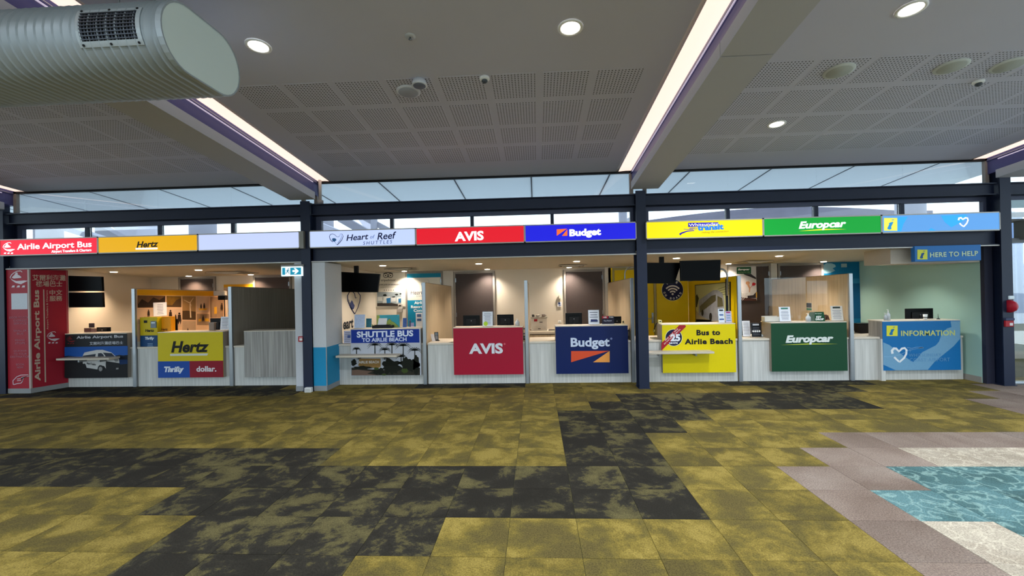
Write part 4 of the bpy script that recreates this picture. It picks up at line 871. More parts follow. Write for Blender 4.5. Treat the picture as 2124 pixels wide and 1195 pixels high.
B('photo_patch', [[(765, 325), (875, 325), (850, 345), (780, 345)], [(770, 445), (800, 440), (800, 470), (770, 474)], [(840, 436), (885, 440), (885, 470), (840, 470)], [(945, 310), (975, 305), (975, 385), (945, 388)]], M('e0a428', .5), .0035)
B('photo_rock', [[(85, 280), (130, 220), (200, 260), (260, 200), (330, 230), (390, 190), (392, 300), (85, 316)], [(125, 470), (160, 420), (250, 430), (250, 480)]], PHD, .003)
nt_ = thing('notice', 'white printed notice taped over the amber photo collage', 'notice', FC.pt(*FC.px(*q(335, 330)), .01)); rc = rpx(FC, *q(258, 258), *q(408, 410)); slab(nt_, 'sheet', FC, rc, PAPER, .006, .002); lines(nt_, (rc[0]+.08, rc[1]-.08, rc[2]+.03, rc[3]-.03), INKG, FC, 7, .0085)
# framed bus picture on the yellow partition
FD = FX(3.66-.022, -1); q = Z(1330, 520, 5.974)
pic = thing('framed_picture', 'black framed picture of a silver bus on the yellow partition', 'picture', FD.pt(*FD.px(*q(890, 650)), .01))
def G(name, polys, mat, d, th=.001): return art(pic, name, [[q(*p) for p in s] for s in polys], mat, FD, d, th, PX)
G('frame', [[(672, 425), (1112, 385), (1112, 915), (680, 915)]], M('26221c', .4), .001, .012); G('print', [[(680, 433), (1100, 395), (1100, 905), (688, 905)]], M('b9b882', .5), .0135)
G('photo_road', [[(688, 850), (1100, 870), (1100, 905), (688, 905)], [(688, 740), (760, 820), (960, 905), (688, 905)]], M('a89c80', .6), .0145)
G('photo_bus', [[(722, 615), (900, 490), (955, 485), (1020, 530), (1040, 620), (1040, 860), (880, 870), (720, 800)]], M('8e929a', .5, nz=.3, scale=9), .0155)
G('photo_bus_glass', [[(735, 690), (880, 560), (935, 545), (935, 620), (740, 770)], [(955, 560), (1015, 590), (1030, 690), (955, 700)]], M('57543e', .4, nz=.4, scale=20), .0165)
G('photo_bus_wheels', [circ(770, 770, 14, 12, 40), circ(870, 820, 18, 12, 50)], M('1d1c1a', .6), .0175); G('photo_tree', [[(685, 560), (700, 540), (722, 590), (712, 640), (700, 700), (688, 700)]], M('2c2f20', .6), .015)
G('photo_roof_lines', [stroke([(960, 480), (1100, 430)], 6), stroke([(980, 500), (1100, 465)], 6), stroke([(1000, 520), (1100, 500)], 6), stroke([(1020, 545), (1100, 535)], 6)], M('5e5a44', .6), .016)
# small card on the oak partition
FE = FX(5.60-.022, -1); q = Z(1590, 540, 7.467)
cd_ = thing('postcard', 'small photo card stuck on the oak partition over the green desk', 'picture', FE.pt(*FE.px(*q(660, 720)), .004)); rc = rpx(FE, *q(617, 658), *q(705, 778)); slab(cd_, 'card', FE, rc, M('d6d2c8', .5), .001, .002)
art(cd_, 'photo', [rect(rc[0]+.01, rc[2]+.06, rc[1]-.01, rc[3]-.005)], M('32353a', .5, nz=.4, scale=50), FE, .0032); art(cd_, 'green_strip', [rect(rc[0]+.01, rc[2]+.005, rc[1]-.01, rc[2]+.05)], M('33704a', .5), FE, .0032)
# red pier graphics ------------------------------------------------------------
FP = FY(7.77); q = Z(0, 540, 7.469); PK = M('c8a0a8', .5); PW = M('d6c8ce', .5)
red_boat(rp_, FP, 21.5, 562, .66, PW)
rc = rpx(FP, *q(178, 512), *q(428, 760)); art(rp_, 'blank_white_square', [rect(*[rc[i] for i in (0, 2, 1, 3)])], M('c9ccd4', .5), FP, .001)
for s, v in (('DOOR-TO-DOOR', 658.5), ('EXPRESS', 665), ('SERVICE', 671), ('SMALLER', 686), ('BUS', 692), ('FEWER', 706), ('STOPS', 712), ('QUICKER', 728), ('TO YOUR', 734), ('DESTINATION', 740), ('BOOK', 756), ('NOW', 762)):
    w = 1.75*len(s)+1.5; tpx(rp_, s, 42.5-w, v-2, 42.5+w, v+2, M('b5707e', .5), FP, bold=.0)
q = Z(0, 480, 3.415)
art(rp_, 'pointing_hand', [[q(*p) for p in s] for s in (stroke([(95, 1085), (93, 1058), (120, 1030), (150, 1018), (200, 1016), (204, 1026), (150, 1034), (165, 1040), (160, 1062), (150, 1075), (125, 1078), (97, 1086)], 4.5), stroke([(122, 1046), (150, 1043)], 4), stroke([(122, 1058), (150, 1056)], 4))], PW, FP, .002, .0015, PX)
class FO:                                     # oblique face of the red pier
    o = Vector((-9.41, 7.77, 0)); e = Vector((-9.235, 8.3, 0)); r = (e-o).normalized(); n = Vector((r.y, -r.x, 0))
    def pt(s, a, b, d=0): return s.o+s.r*a+Vector((0, 0, b))+s.n*d
    def px(s, u, v):
        d = ray(u, v); den = d.dot(s.n); t_ = (s.o-Vector((0, 0, H))).dot(s.n)/den; p = Vector((0, 0, H))+d*t_; return ((p-s.o).dot(s.r), p.z)
FO_ = FO(); q = Z(0, 480, 3.415)
TA = M('c9b09c', .5)
text(rp_, 'Airlie Airport Bus', (FO_.px(*q(240, 700))[0], FO_.px(*q(292, 700))[0], FO_.px(*q(270, 1060))[1], FO_.px(*q(265, 415))[1]), TA, FO_, bold=.03, rot=True)
text(rp_, 'Airport Transfers & Charters', (FO_.px(*q(328, 560))[0], FO_.px(*q(343, 560))[0], FO_.px(*q(335, 695))[1], FO_.px(*q(335, 418))[1]), TA, FO_, bold=.0, rot=True)
art(rp_, 'vertical_rule', [[q(305, 412), q(313, 412), q(326, 1068), q(317, 1068)]], TA, FO_, .002, .0015, PX)
tpx(rp_, '艾爾利海灘', *q(228, 308), *q(464, 350), TA, FO_, bold=.01, slant=-.0); tpx(rp_, '機場巴士', *q(254, 352), *q(440, 392), TA, FO_, bold=.01)
tpx(rp_, '中文', *q(350, 414), *q(440, 452), TA, FO_, bold=.01); tpx(rp_, '服務', *q(350, 456), *q(440, 494), TA, FO_, bold=.01)
red_boat(rp_, FO_, 97.5, 688, .47, PW)
# ================================================================== THINGS IN AND ON THE BOOTHS
DT, HT = .772, 1.059            # desk top and hutch top heights
def monitor(label, u0_, v0, u1, v1, Y, zb, grp=None, mat=BLK, front=False):
    fr = FY(Y); a0, a1, b0, b1 = rpx(fr, u0_, v0, u1, v1); xm = (a0+a1)/2
    t = thing('monitor', label, 'monitor', (xm, Y+.05, zb), grp)
    box('screen', a0, a1, Y, Y+.028, b0, b1, mat, t, .004); box('rear_cover', xm-(a1-a0)*.3, xm+(a1-a0)*.3, Y-.022, Y, b0+(b1-b0)*.2, b1-(b1-b0)*.25, M('0c0d10', .5), t, .006)
    box('stand', xm-.022, xm+.022, Y-.03, Y+.02, zb+.01, (b0+b1)/2, BLKM, t, .003); box('foot', xm-.1, xm+.1, Y-.07, Y+.12, zb, zb+.012, BLKM, t, .004)
    lathe('badge', (xm, Y-.023, (b0+b1)/2+.01), [(.011, 0), (.010, .002)], STEEL, t, 12, (0, -1, 0))
    return t
def notice(label, u0_, v0, u1, v1, Y, zb, n=7, mat=PAPER, ink=INKG, name='notice_stand', head=None, seed=1, lean=.12, foot=True, cat='notice', grp=None):
    fr = FY(Y); a0, a1, b0, b1 = rpx(fr, u0_, v0, u1, v1); h = b1-zb; w = a1-a0
    t = thing(name, label, cat, ((a0+a1)/2, Y, zb), grp)
    f = FG((a0, Y, zb), 0, lean)
    art(t, 'holder', [rect(0, .004, w, h)], ACRYL, f, .0, .003); art(t, 'sheet', [rect(.006, .01, w-.006, h-.006)], mat, f, .003, .001)
    if foot: box('foot', a0, a1, Y-.01, Y+.07+h*math.sin(lean)*.3, zb, zb+.004, ACRYL, t)
    if n: lines(t, (w*.14, w*.86, h*.12, h*(.72 if head else .9)), ink, f, n, .0045, seed=seed)
    if head: art(t, 'heading', [rect(w*.2, h*.82, w*.8, h*.93)], head, f, .0045, .0006)
    return t, f, w, h
def screen(label, pts, Y, dep=.05, name='hanging_screen', tiltd=0):
    bm = bmesh.new(); P = [onY(u, v, Y) for u, v in pts]
    addprism(bm, P, Vector((0, dep, 0))); t = thing(name, label, 'screen', (sum(p.x for p in P)/4, Y, min(p.z for p in P))); fin('panel', bm, BLK, t)
    c = sum(P, Vector())/4; bm = bmesh.new(); Q = [c+(p-c)*.96+Vector((0, -.003, 0)) for p in P]; addprism(bm, Q, Vector((0, .004, 0))); fin('glass', bm, M('020204', .35, spec=.08), t)
    return t, P
# --- booth 1 (red and black) ---
YT = 8.33
t, P = screen('upper of two black wall screens beside the red pier', [(139.5, 572), (210, 574), (211.5, 604), (139.5, 604)], YT, .05, 'wall_screen'); box('bracket', P[0].x-.06, P[0].x+.2, YT+.05, YT+.09, P[3].z+.08, P[3].z+.13, BLKM, t)
t, P = screen('lower of two black wall screens beside the red pier', [(139.5, 607), (211.5, 606.5), (213, 637.5), (139.5, 638)], YT, .05, 'wall_screen'); box('bracket', P[0].x-.06, P[0].x+.2, YT+.05, YT+.09, P[3].z+.08, P[3].z+.13, BLKM, t)
monitor('black monitor behind the van poster desk beside the leaflet holder', 200, 679, 228, 692, 8.78, DT)
t = thing('leaflet_holder', 'tiered holder with small reddish leaflets on the van poster desk', 'holder', (onY(187, 690, 8.4).x, 8.4, HT))
fr = FY(8.42); q = Z(120, 560, 6.64)
for k, (a, b_, c_, d_, m_) in enumerate(((375, 800, 470, 866, '6b4038'), (472, 805, 540, 862, '8a6055'), (420, 735, 490, 800, '4a3634'))):
    rc = rpx(fr, *q(a, b_), *q(c_, d_)); z0 = HT if k < 2 else rc[2]; box('leaflet', rc[0], rc[1], 8.40+.03*(k == 2), 8.412+.03*(k == 2), z0+.008, rc[3], M(m_, .5, nz=.4, scale=60), t)
rc = rpx(fr, *q(375, 800), *q(540, 866)); box('tray', rc[0], rc[1], 8.385, 8.47, HT, HT+.008, ACRYL, t); box('back_plate', rc[0]+.05, rc[1]-.08, 8.445, 8.45, HT+.008, rc[3]+.09, ACRYL, t)
# --- booth 2 (yellow) ---
t = thing('key_drop_box', 'yellow and blue key drop box with a black slot left of the yellow desk', 'box', (onY(309, 700, 8.36).x, 8.42, DT))
fr = FY(8.33); q = Z(270, 580, 5.432); a0, a1, b0, b1 = rpx(fr, *q(112, 425), *q(306, 765)); zm = fr.px(*q(210, 630))[1]
box('upper_body', a0, a1, 8.33, 8.55, zm, b1, M('cfb40c', .45), t, .004); box('lower_body', a0, a1, 8.33, 8.55, DT, zm, M('124272', .45), t, .004)
box('slot', *rpx(fr, *q(156, 460), *q(192, 488))[:2], 8.324, 8.331, *rpx(fr, *q(156, 460), *q(192, 488))[2:], BLK, t)
rc = rpx(fr, *q(236, 468), *q(298, 545)); box('card_reader', rc[0], rc[1], 8.315, 8.33, rc[2], rc[3], M('6f7780', .4, .3), t, .003); box('display', rc[0]+.02, rc[1]-.02, 8.312, 8.316, rc[3]-.045, rc[3]-.02, M('dce4ea', .3), t)
tpx(t, 'Hertz', *q(170, 558), *q(272, 590), M('1a160c', .5), fr, bold=.03, shear=.22); tpx(t, 'Thrifty', *q(170, 645), *q(272, 685), M('dfe6ee', .5), fr, bold=.05, shear=.2); lines(t, rpx(fr, *q(190, 715), *q(262, 760)), M('8fb0cc', .5), fr, 3, .002)
t = thing('leaflet_box', 'small orange box behind the left end of the yellow desk', 'box', (onY(341, 690, 8.42).x, 8.48, HT))
fr = FY(8.42); a0, a1, b0, b1 = rpx(fr, *q(318, 418), *q(458, 595)); box('carton', max(a0, -7.42), a1, 8.42, 8.53, HT, b1, M('ee9c10', .5), t, .002); tpx(t, 'Hertz', *q(350, 548), *q(425, 574), M('5a2a08', .5), fr, bold=.03, shear=.22)
monitor('black monitor behind the orange box', 355, 662, 367, 694, 8.8, DT)
monitor('black monitor at the right end of the yellow desk', 436, 660, 461, 694, 8.8, DT)
notice('white notice in a stand at the right end of the yellow desk', 456, 656.5, 475, 688, 8.45, HT, 9)
t = thing('terminal_dock', 'small grey terminal dock on the yellow desk', 'terminal', (onY(438, 688, 8.44).x, 8.46, HT)); a0, a1, b0, b1 = rpx(FY(8.44), 433, 669, 444, 687); box('body', a0, a1, 8.44, 8.5, HT, b1, M('8b7a6c', .5), t, .006); box('top_lip', a0-.004, a1+.004, 8.435, 8.505, b1-.01, b1, M('a99a8c', .5), t)
fr = FX(-7.83+.022, 1)
t = thing('booth_camera', 'small white and black camera unit behind the top of the grey wood partition', 'camera', (onY(456, 612, 10.3).x, 10.3, 1.6)); c = onY(456, 612, 10.3)
box('body', c.x-.16, c.x+.12, 10.28, 10.40, c.z-.02, c.z+.10, M('cfc7ba', .5), t, .02); box('lens_block', c.x-.02, c.x+.16, 10.25, 10.36, c.z-.12, c.z-.02, BLKM, t, .01); cyl('pole', (c.x+.04, 10.4, DT), (c.x+.04, 10.4, c.z), .012, BLKM, t); lathe('base', (c.x+.04, 10.4, .765), [(.09, 0), (.09, .012), (.02, .02)], BLKM, t)
cb = thing('back_counter', 'low counter along the back wall of the yellow booth', 'cabinet', (-6.9, 10.6, 0)); box('carcass', -7.75, -5.95, 10.32, 10.89, 0, .735, OAK, cb); box('worktop', -7.78, -5.93, 10.28, 10.89, .735, .765, TOPM, cb, .003)
for k in range(3): box('door', -7.73+.6*k, -7.15+.6*k, 10.305, 10.32, .08, .72, OAK, cb); box('handle', -7.25+.6*k, -7.22+.6*k, 10.29, 10.305, .5, .64, STEEL, cb)
# amber poster on the back wall of the yellow booth
q = Z(340, 540, 7.08); fr = FY(10.885); po = thing('wall_poster', 'amber edged poster on the back wall right of the photo collage', 'poster', fr.pt(*fr.px(*q(1100, 370))))
slab(po, 'sheet', fr, rpx(fr, *q(883, 352), *q(1330, 760)), M('d9a012', .5), 0, .004); slab(po, 'print', fr, rpx(fr, *q(890, 395), *q(1320, 700)), M('c9a684', .5, nz=.3, scale=6), .004, .001)
# --- exit light and red call point on the middle pier ---
fr = FY(7.70); t = thing('exit_sign', 'green and white illuminated running man exit light with a right arrow', 'sign', fr.pt(*fr.px(604, 562)))
q = Z(340, 540, 7.08); rc = rpx(fr, *q(1722, 92), *q(2030, 232)); box('housing', rc[0]-.01, rc[1]+.02, 7.705, 7.765, rc[3]-.005, rc[3]+.035, M('8f8c88', .5), t, .004); box('diffuser', rc[0], rc[1], 7.70, 7.74, rc[2], rc[3], em('d9f2fa', 1.1), t, .003)
TE = em('1683a0', .8)
art(t, 'teal_field', [[q(1738, 110), q(1782, 110), q(1782, 215), q(1738, 215)], [q(1855, 108), q(2015, 106), q(2015, 210), q(1855, 214)]], TE, fr, .001, .001, PX)
art(t, 'arrow', [[q(1890, 145), q(1935, 145), q(1910, 118), q(1935, 116), q(1982, 157), q(1938, 200), q(1912, 200), q(1935, 172), q(1890, 172)]], em('e8fbff', 1.1), fr, .0025, .001, PX)
art(t, 'running_man', [[q(*p) for p in s] for s in (circ(1829, 128, 9, 12), stroke([(1825, 140), (1812, 172)], 18), stroke([(1815, 170), (1838, 180), (1840, 202)], 9), stroke([(1812, 172), (1800, 190), (1782, 188)], 9), stroke([(1822, 143), (1845, 160), (1852, 158)], 7), stroke([(1820, 143), (1798, 150), (1792, 162)], 7))], em('0e6a86', .6), fr, .0025, .001, PX)
fr = FY(7.77); t = thing('call_point', 'small red fire alarm call point on the white pier', 'alarm', fr.pt(*fr.px(626.5, 703))); rc = rpx(fr, 620.5, 697.5, 632, 708.5); box('backbox', rc[0], rc[1], 7.735, 7.77, rc[2], rc[3], M('a81c26', .4), t, .004); box('press_glass', rc[0]+.025, rc[1]-.025, 7.731, 7.736, rc[2]+.02, rc[3]-.035, M('dcdcdc', .4), t); box('name_strip', rc[0]+.02, rc[1]-.02, 7.732, 7.736, rc[3]-.025, rc[3]-.015, M('e8c8c8', .4), t)
t = thing('floor_outlet', 'small white power box at the foot of the first navy column', 'outlet', (onY(641, 810, 7.69).x, 7.69, 0)); c = onY(641, 810, 7.69); box('body', c.x-.06, c.x+.06, 7.64, 7.715, 0, .085, M('dcdcda', .5), t, .006); box('flap', c.x-.045, c.x+.045, 7.634, 7.641, .02, .07, M('b9bab8', .5), t)
# --- booth 4 (shuttle) ---
FWM = FX(-4.0, 1); q = Z(640, 500, 3.62)
wg = thing('wall_decal', 'large dark blue heart and name decal on the white side wall', 'decal', FWM.pt(*FWM.px(*q(340, 560))))
art(wg, 'heart_outline', [[q(*p) for p in s] for s in (stroke([(345, 548), (315, 500), (295, 450), (292, 410), (305, 385), (325, 375), (345, 395), (352, 430), (362, 425)], 8, 6), stroke([(370, 385), (388, 410), (385, 450), (370, 500), (347, 548)], 7, 5), stroke([(300, 440), (318, 490)], 3))], M('1c2550', .5), FWM, .002, .001, PX)
art(wg, 'coral_mark', [[q(312, 465), q(322, 445), q(330, 452), q(337, 470), q(346, 485), q(338, 510), q(322, 518), q(312, 500)]], M('39457a', .5), FWM, .002, .001, PX)
tpx(wg, 'eart', *q(258, 588), *q(335, 660), M('20242c', .5), FWM, bold=.03, shear=.1); 
t, P = screen('large black hanging screen left of the shuttle posters', [(708, 564), (788, 568.5), (783, 606.5), (705, 606)], 8.9); box('ceiling_bracket', P[0].x+.25, P[0].x+.33, 8.93, 8.99, P[0].z-.1, bz(8.95), BLKM, t); box('side_rail', P[3].x-.03, P[3].x-.005, 8.9, 8.95, P[3].z-.02, P[3].z+.29, BLKM, t)
fr = FY(10.885); q = Z(690, 540, 6.638)
po = thing('wall_poster', 'white award poster with an owl eyed emblem and a photo of vans', 'poster', fr.pt(*fr.px(*q(790, 400))))
slab(po, 'sheet', fr, rpx(fr, *q(566, 168), *q(998, 640)), M('e2dccf', .6), 0, .003)
def E_(name, polys, mat, d=.004): return art(po, name, [[q(*p) for p in s] for s in polys], mat, fr, d, .001, PX)
E_('emblem', [stroke(arc(730, 210, 29, 0, 360, 24), 8), stroke(arc(798, 210, 29, 0, 360, 24), 8), circ(730, 210, 9), circ(798, 210, 9), stroke([(700, 185), (740, 172), (764, 170), (790, 172), (828, 185)], 9), [(755, 222), (772, 222), (764, 242)]], M('22201c', .5))
tpx(po, 'tripadvisor', *q(665, 258), *q(868, 296), M('3c3a36', .5), fr, bold=.01); tpx(po, 'CERTIFICATE OF EXCELLENCE', *q(610, 326), *q(944, 346), M('2a2824', .5), fr, bold=.02); tpx(po, 'WINNER OF THE EXCELLENCE AWARD', *q(655, 362), *q(925, 376), M('a39c90', .5), fr, bold=0)
E_('star_dots', [circ(712+31*k, 412, 6) for k in range(5)], M('33302c', .5))
E_('photo_back', [[(613, 436), (945, 436), (945, 632), (613, 632)]], M('9aa4a8', .5, nz=.2, scale=12)); E_('photo_road', [[(613, 590), (800, 585), (945, 612), (945, 632), (613, 632)]], M('3a3430', .6), .005)
E_('photo_vans', [[(620, 505), (700, 500), (700, 560), (620, 560)], [(690, 500), (795, 498), (800, 590), (690, 595)], [(805, 515), (870, 510), (870, 565), (805, 570)], [(880, 510), (942, 505), (942, 585), (880, 585)]], M('d2d4d0', .5), .005)
E_('photo_van_sides', [[(740, 525), (796, 515), (798, 588), (745, 592)], [(905, 530), (942, 525), (942, 583), (908, 584)]], M('2b6c9c', .5), .006); E_('photo_palms', [blob(720, 480, 26, 14), blob(880, 472, 24, 12), blob(935, 462, 14, 10), [(820, 500), (860, 495), (858, 512), (822, 514)]], M('1d211c', .6), .005)
t = thing('thermostat', 'small grey thermostat on the wall under the van photo', 'control', fr.pt(*fr.px(*q(934, 640)))); rc = rpx(fr, *q(904, 600), *q(966, 665)); box('body', rc[0], rc[1], 10.855, 10.89, rc[2], rc[3], M('c4beb4', .5), t, .004); box('display', rc[0]+.02, rc[1]-.03, 10.852, 10.856, rc[3]-.06, rc[3]-.025, M('33231e', .3), t)
t = thing('wall_cabinet', 'small grey holder under the thermostat', 'holder', fr.pt(*fr.px(*q(932, 690)))); rc = rpx(fr, *q(893, 662), *q(962, 718)); box('body', rc[0], rc[1], 10.85, 10.89, rc[2], rc[3], M('a39c93', .5), t, .004)
# teal poster on the door
fr = FY(10.86); po = thing('door_poster', 'tall teal door poster with a white heart logo block', 'poster', fr.pt(*fr.px(*q(1180, 500))))
rc = rpx(fr, 845, 567, 917, 720); slab(po, 'sheet', fr, (rc[0], rc[1], .05, rc[3]), M('0f87ad', .55), 0, .004)
r2 = rpx(fr, *q(1030, 238), 914.5, 540+548/6.638); slab(po, 'white_block', fr, r2, M('ddd9cd', .55), .004, .001)
q2 = lambda x, y: q(1190+(x-385)*.62, 262+(y-305)*.62)
heart(po, fr, q2, mat=M('1b2040', .5)); tpx(po, 'Heart of Reef', *q(1072, 412), *q(1480, 470), M('1b2040', .5), fr, bold=.01, shear=.2); tpx(po, 'SHUTTLES', *q(1150, 478), *q(1420, 505), M('33406c', .5), fr, bold=0, shear=.15, spc=1.4)
for s, x0, x1, v0, v1 in (('Airlie Beach', 1122, 1420, 562, 604), ('Resorts & Hotel', 1078, 1460, 618, 658), ('Connections', 1115, 1440, 668, 708)): tpx(po, s, *q(x0, v0), *q(x1, v1), M('dfeef0', .5), fr, bold=.04, d=.005)
fr = FY(10.83); t = thing('door_notice', 'tall pale notice panel on the teal poster beside the oak partition', 'notice', fr.pt(*fr.px(*q(1195, 820)))); rc = rpx(fr, *q(1150, 722), *q(1242, 930)); slab(t, 'sheet', fr, rc, PAPER, 0, .03); art(t, 'picture', [rect(rc[0]+.03, rc[2]+.17, rc[1]-.03, rc[2]+.23), rect(rc[0]+.03, rc[2]+.28, rc[1]-.03, rc[2]+.34)], M('4d6a9c', .5, nz=.4, scale=40), fr, .031); lines(t, (rc[0]+.03, rc[1]-.03, rc[3]-.12, rc[3]-.03), INKG, fr, 2, .031)
# items along the shuttle desk
notice('upper clear holder of bluish leaflets left on the shuttle bus desk', 734, 652, 757, 679, 8.34, HT, 0, M('b9c6e0', .5, nz=.25, scale=30), head=None)[0]
t, f, w, h = notice('low clear notice holder left of the shuttle bus header', 712, 686, 728.5, 714, 8.33, DT, 6, M('c4c4dc', .6), seed=4); art(t, 'picture', [rect(w*.5, h*.45, w*.95, h*.65)], M('4a5f9c', .5), f, .005)
notice('teal covered booklet standing on the shuttle bus desk', 758.5, 660, 771, 679, 8.45, HT, 0, M('2f6f80', .5, nz=.5, scale=30), foot=False, cat='booklet', name='booklet')
t = thing('table_plant', 'tuft of small green plant beside the booklet on the shuttle desk', 'plant', (onY(775, 678, 8.45).x, 8.44, HT)); c = onY(774, 678, 8.44)
lathe('pot', (c.x, 8.44, HT), [(.02, 0), (.028, .03), (.024, .03)], M('6d5a48', .7), t, 12)
bm = bmesh.new()
for k in range(16):
    a = rn.uniform(0, 6.28); r_ = rn.uniform(.02, .06); tip = Vector((c.x+r_*math.cos(a), 8.44+r_*math.sin(a)*.5, HT+rn.uniform(.04, .075))); b0_ = Vector((c.x, 8.44, HT+.028)); s_ = Vector((.006, 0, .003)); v = [bm.verts.new(p) for p in (b0_, (b0_+tip)/2+s_, tip, (b0_+tip)/2-s_)]; bm.faces.new(v)
fin('leaves', bm, M('6a8f3a', .6), t)['kind'] = 'stuff'
t = thing('painting', 'turquoise sea map painting standing behind the laptop', 'picture', (onY(806, 678, 8.52).x, 8.53, HT)); fr = FY(8.52); q = Z(690, 540, 6.638)
rc = rpx(fr, *q(612, 752), *q(922, 930)); slab(t, 'canvas', fr, (rc[0], rc[1], HT, rc[3]), M('3f9fae', .6, nz=.12, scale=6), 0, .015)
art(t, 'painted_land', [[q(*p) for p in s] for s in ([(612, 755), (650, 760), (655, 800), (628, 860), (640, 928), (612, 928)], [(700, 928), (735, 850), (790, 800), (820, 840), (850, 850), (905, 900), (915, 928)])], M('9fae58', .6, nz=.25, scale=30), fr, .016, .001, PX)
art(t, 'painted_coast', [[q(*p) for p in s] for s in (stroke([(735, 850), (790, 802), (820, 842), (850, 852), (905, 902)], 4), stroke([(800, 850), (830, 890), (870, 910)], 3))], M('4c7a5c', .6), fr, .0175, .001, PX)
t = thing('tablet_printer', 'low black machine with an upright white sheet on the shuttle desk', 'printer', (onY(793, 678, 8.36).x, 8.36, HT)); fr = FY(8.32)
rc = rpx(fr, *q(540, 900), *q(815, 932)); box('body', rc[0], rc[1], 8.32, 8.46, HT, rc[3], BLKM, t, .004); box('slope', rc[0]+.05, rc[1]-.06, 8.33, 8.44, rc[3]-.002, rc[3]+.012, BLK, t)
bm = bmesh.new(); f2 = FY(8.40); addprism(bm, [f2.pt(*f2.px(*q(*p))) for p in ((618, 888), (635, 798), (752, 798), (738, 888))], Vector((0, .004, 0))); fin('paper', bm, M('e9e4e2', .6), t)
for k, (x0, y0, x1, y1, col_, lb) in enumerate(((960, 790, 1022, 930, '3d5a94', 'dark blue reef leaflet stack on the shuttle desk'), (1048, 822, 1080, 930, '44506c', 'narrow dark leaflet on the shuttle desk near the partition'), (1062, 856, 1122, 930, 'a39ac0', 'pale leaning leaflet at the right end of the shuttle desk'))):
    a = q(x0, y0); b_ = q(x1, y1); notice(lb, a[0], a[1], b_[0], b_[1], 8.34+.05*k, HT, 0, M(col_, .5, nz=.6, scale=45), foot=False, name='leaflet', cat='leaflet')
t = thing('card_reader', 'small white reader at the foot of the shuttle desk partition', 'terminal', (onY(879, 708, 8.5).x, 8.5, DT)); c = onY(879, 708, 8.5); box('body', c.x-.03, c.x+.02, 8.46, 8.54, DT, DT+.07, M('dcdde2', .5), t, .006); box('keys', c.x-.022, c.x+.012, 8.455, 8.461, DT+.01, DT+.045, INKG, t)
# --- booth 5 (red) ---
monitor('left of two black monitors seen from behind on the red desk', 960.5, 654, 995.5, 679, 8.62, DT, 'monitors on the red desk'); monitor('right of two black monitors seen from behind on the red desk', 1031, 652.5, 1065.5, 677, 8.62, DT, 'monitors on the red desk')
t, f, w, h = notice('tall white notice with a lime round sticker on the red desk', 1000, 646, 1022.5, 678, 8.36, HT, 8, PAPER, INKG, seed=5); art(t, 'lime_sticker', [circ(w*.32, h*.18, w*.2)], M('b6d838', .5), f, .005)
def bottle(label, u, v0, w_px, Y, zb, mat=None, label_mat=None):
    c = onY(u, v0, Y); r_ = w_px/2/F*Y; h = c.z-zb; t = thing('bottle', label, 'bottle', (c.x, Y, zb))
    lathe('body', (c.x, Y, zb), [(r_, 0), (r_, h*.55), (r_*.5, h*.68), (r_*.28, h*.74), (r_*.28, h*.8)], mat or M('ccd2d6', .2), t, 16); lathe('pump', (c.x, Y, zb+h*.8), [(r_*.35, 0), (r_*.35, h*.06), (r_*.1, h*.08), (r_*.1, h*.2)], WHT, t, 12)
    box('nozzle', c.x-r_*.8, c.x+r_*.15, Y-.006, Y+.006, zb+h*.96, zb+h, WHT, t); lathe('label_band', (c.x, Y, zb+h*.12), [(r_*1.02, 0), (r_*1.02, h*.32)], label_mat or M('b4b9bd', .6), t, 16); return t
bottle('clear pump bottle right of the monitors on the red desk', 1073, 661, 9, 8.45, HT)
def eftpos(label, u, v0, v1, Y, zb, dark=True):
    c = onY(u, v0, Y); t = thing('card_terminal', label, 'terminal', (c.x, Y, zb)); f = FG((c.x-.035, Y, zb), .3, .5); h = c.z-zb
    art(t, 'body', [rect(0, 0, .075, h)], M('17181c', .4) if dark else WHT, f, 0, .03); art(t, 'screen', [rect(.01, h*.6, .065, h*.92)], M('6d7c88', .2), f, .031, .001); art(t, 'keypad', [rect(.012+.019*i, h*(.1+.12*j), .024+.019*i, h*(.18+.12*j)) for i in range(3) for j in range(4)], M('b8bcc2', .5), f, .031, .002); box('stand', c.x-.04, c.x+.05, Y-.02, Y+.06, zb, zb+.015, BLKM, t); return t
eftpos('dark card terminal with a curled receipt beside the oak partition', 905, 689, 711, 8.6, DT)
t = thing('receipt', 'curled white paper slip leaning on the card terminal', 'paper', (onY(900, 710, 8.56).x, 8.56, DT)); bm = bmesh.new(); c = onY(900, 711, 8.56); pr = None
for k in range(7):
    a = k/6; y_, z_ = 8.54-.03*math.sin(a*2), DT+.002+.14*a; w_ = [bm.verts.new((c.x-.03-.02*a, y_, z_)), bm.verts.new((c.x+.035-.02*a, y_+.01, z_))]
    if pr: bm.faces.new((pr[0], pr[1], w_[1], w_[0]))
    pr = w_
bmesh.ops.solidify(bm, geom=bm.faces[:], thickness=.001); fin('slip', bm, PAPER, t)
eftpos('small black card terminal at the right end of the red desk', 1088, 697, 710, 8.6, DT)
notice('small stack of pale leaflets behind the right end of the red desk', 1083, 674, 1091, 690, 9.0, DT, 2, M('d9cfc4', .6), name='leaflet', cat='leaflet')
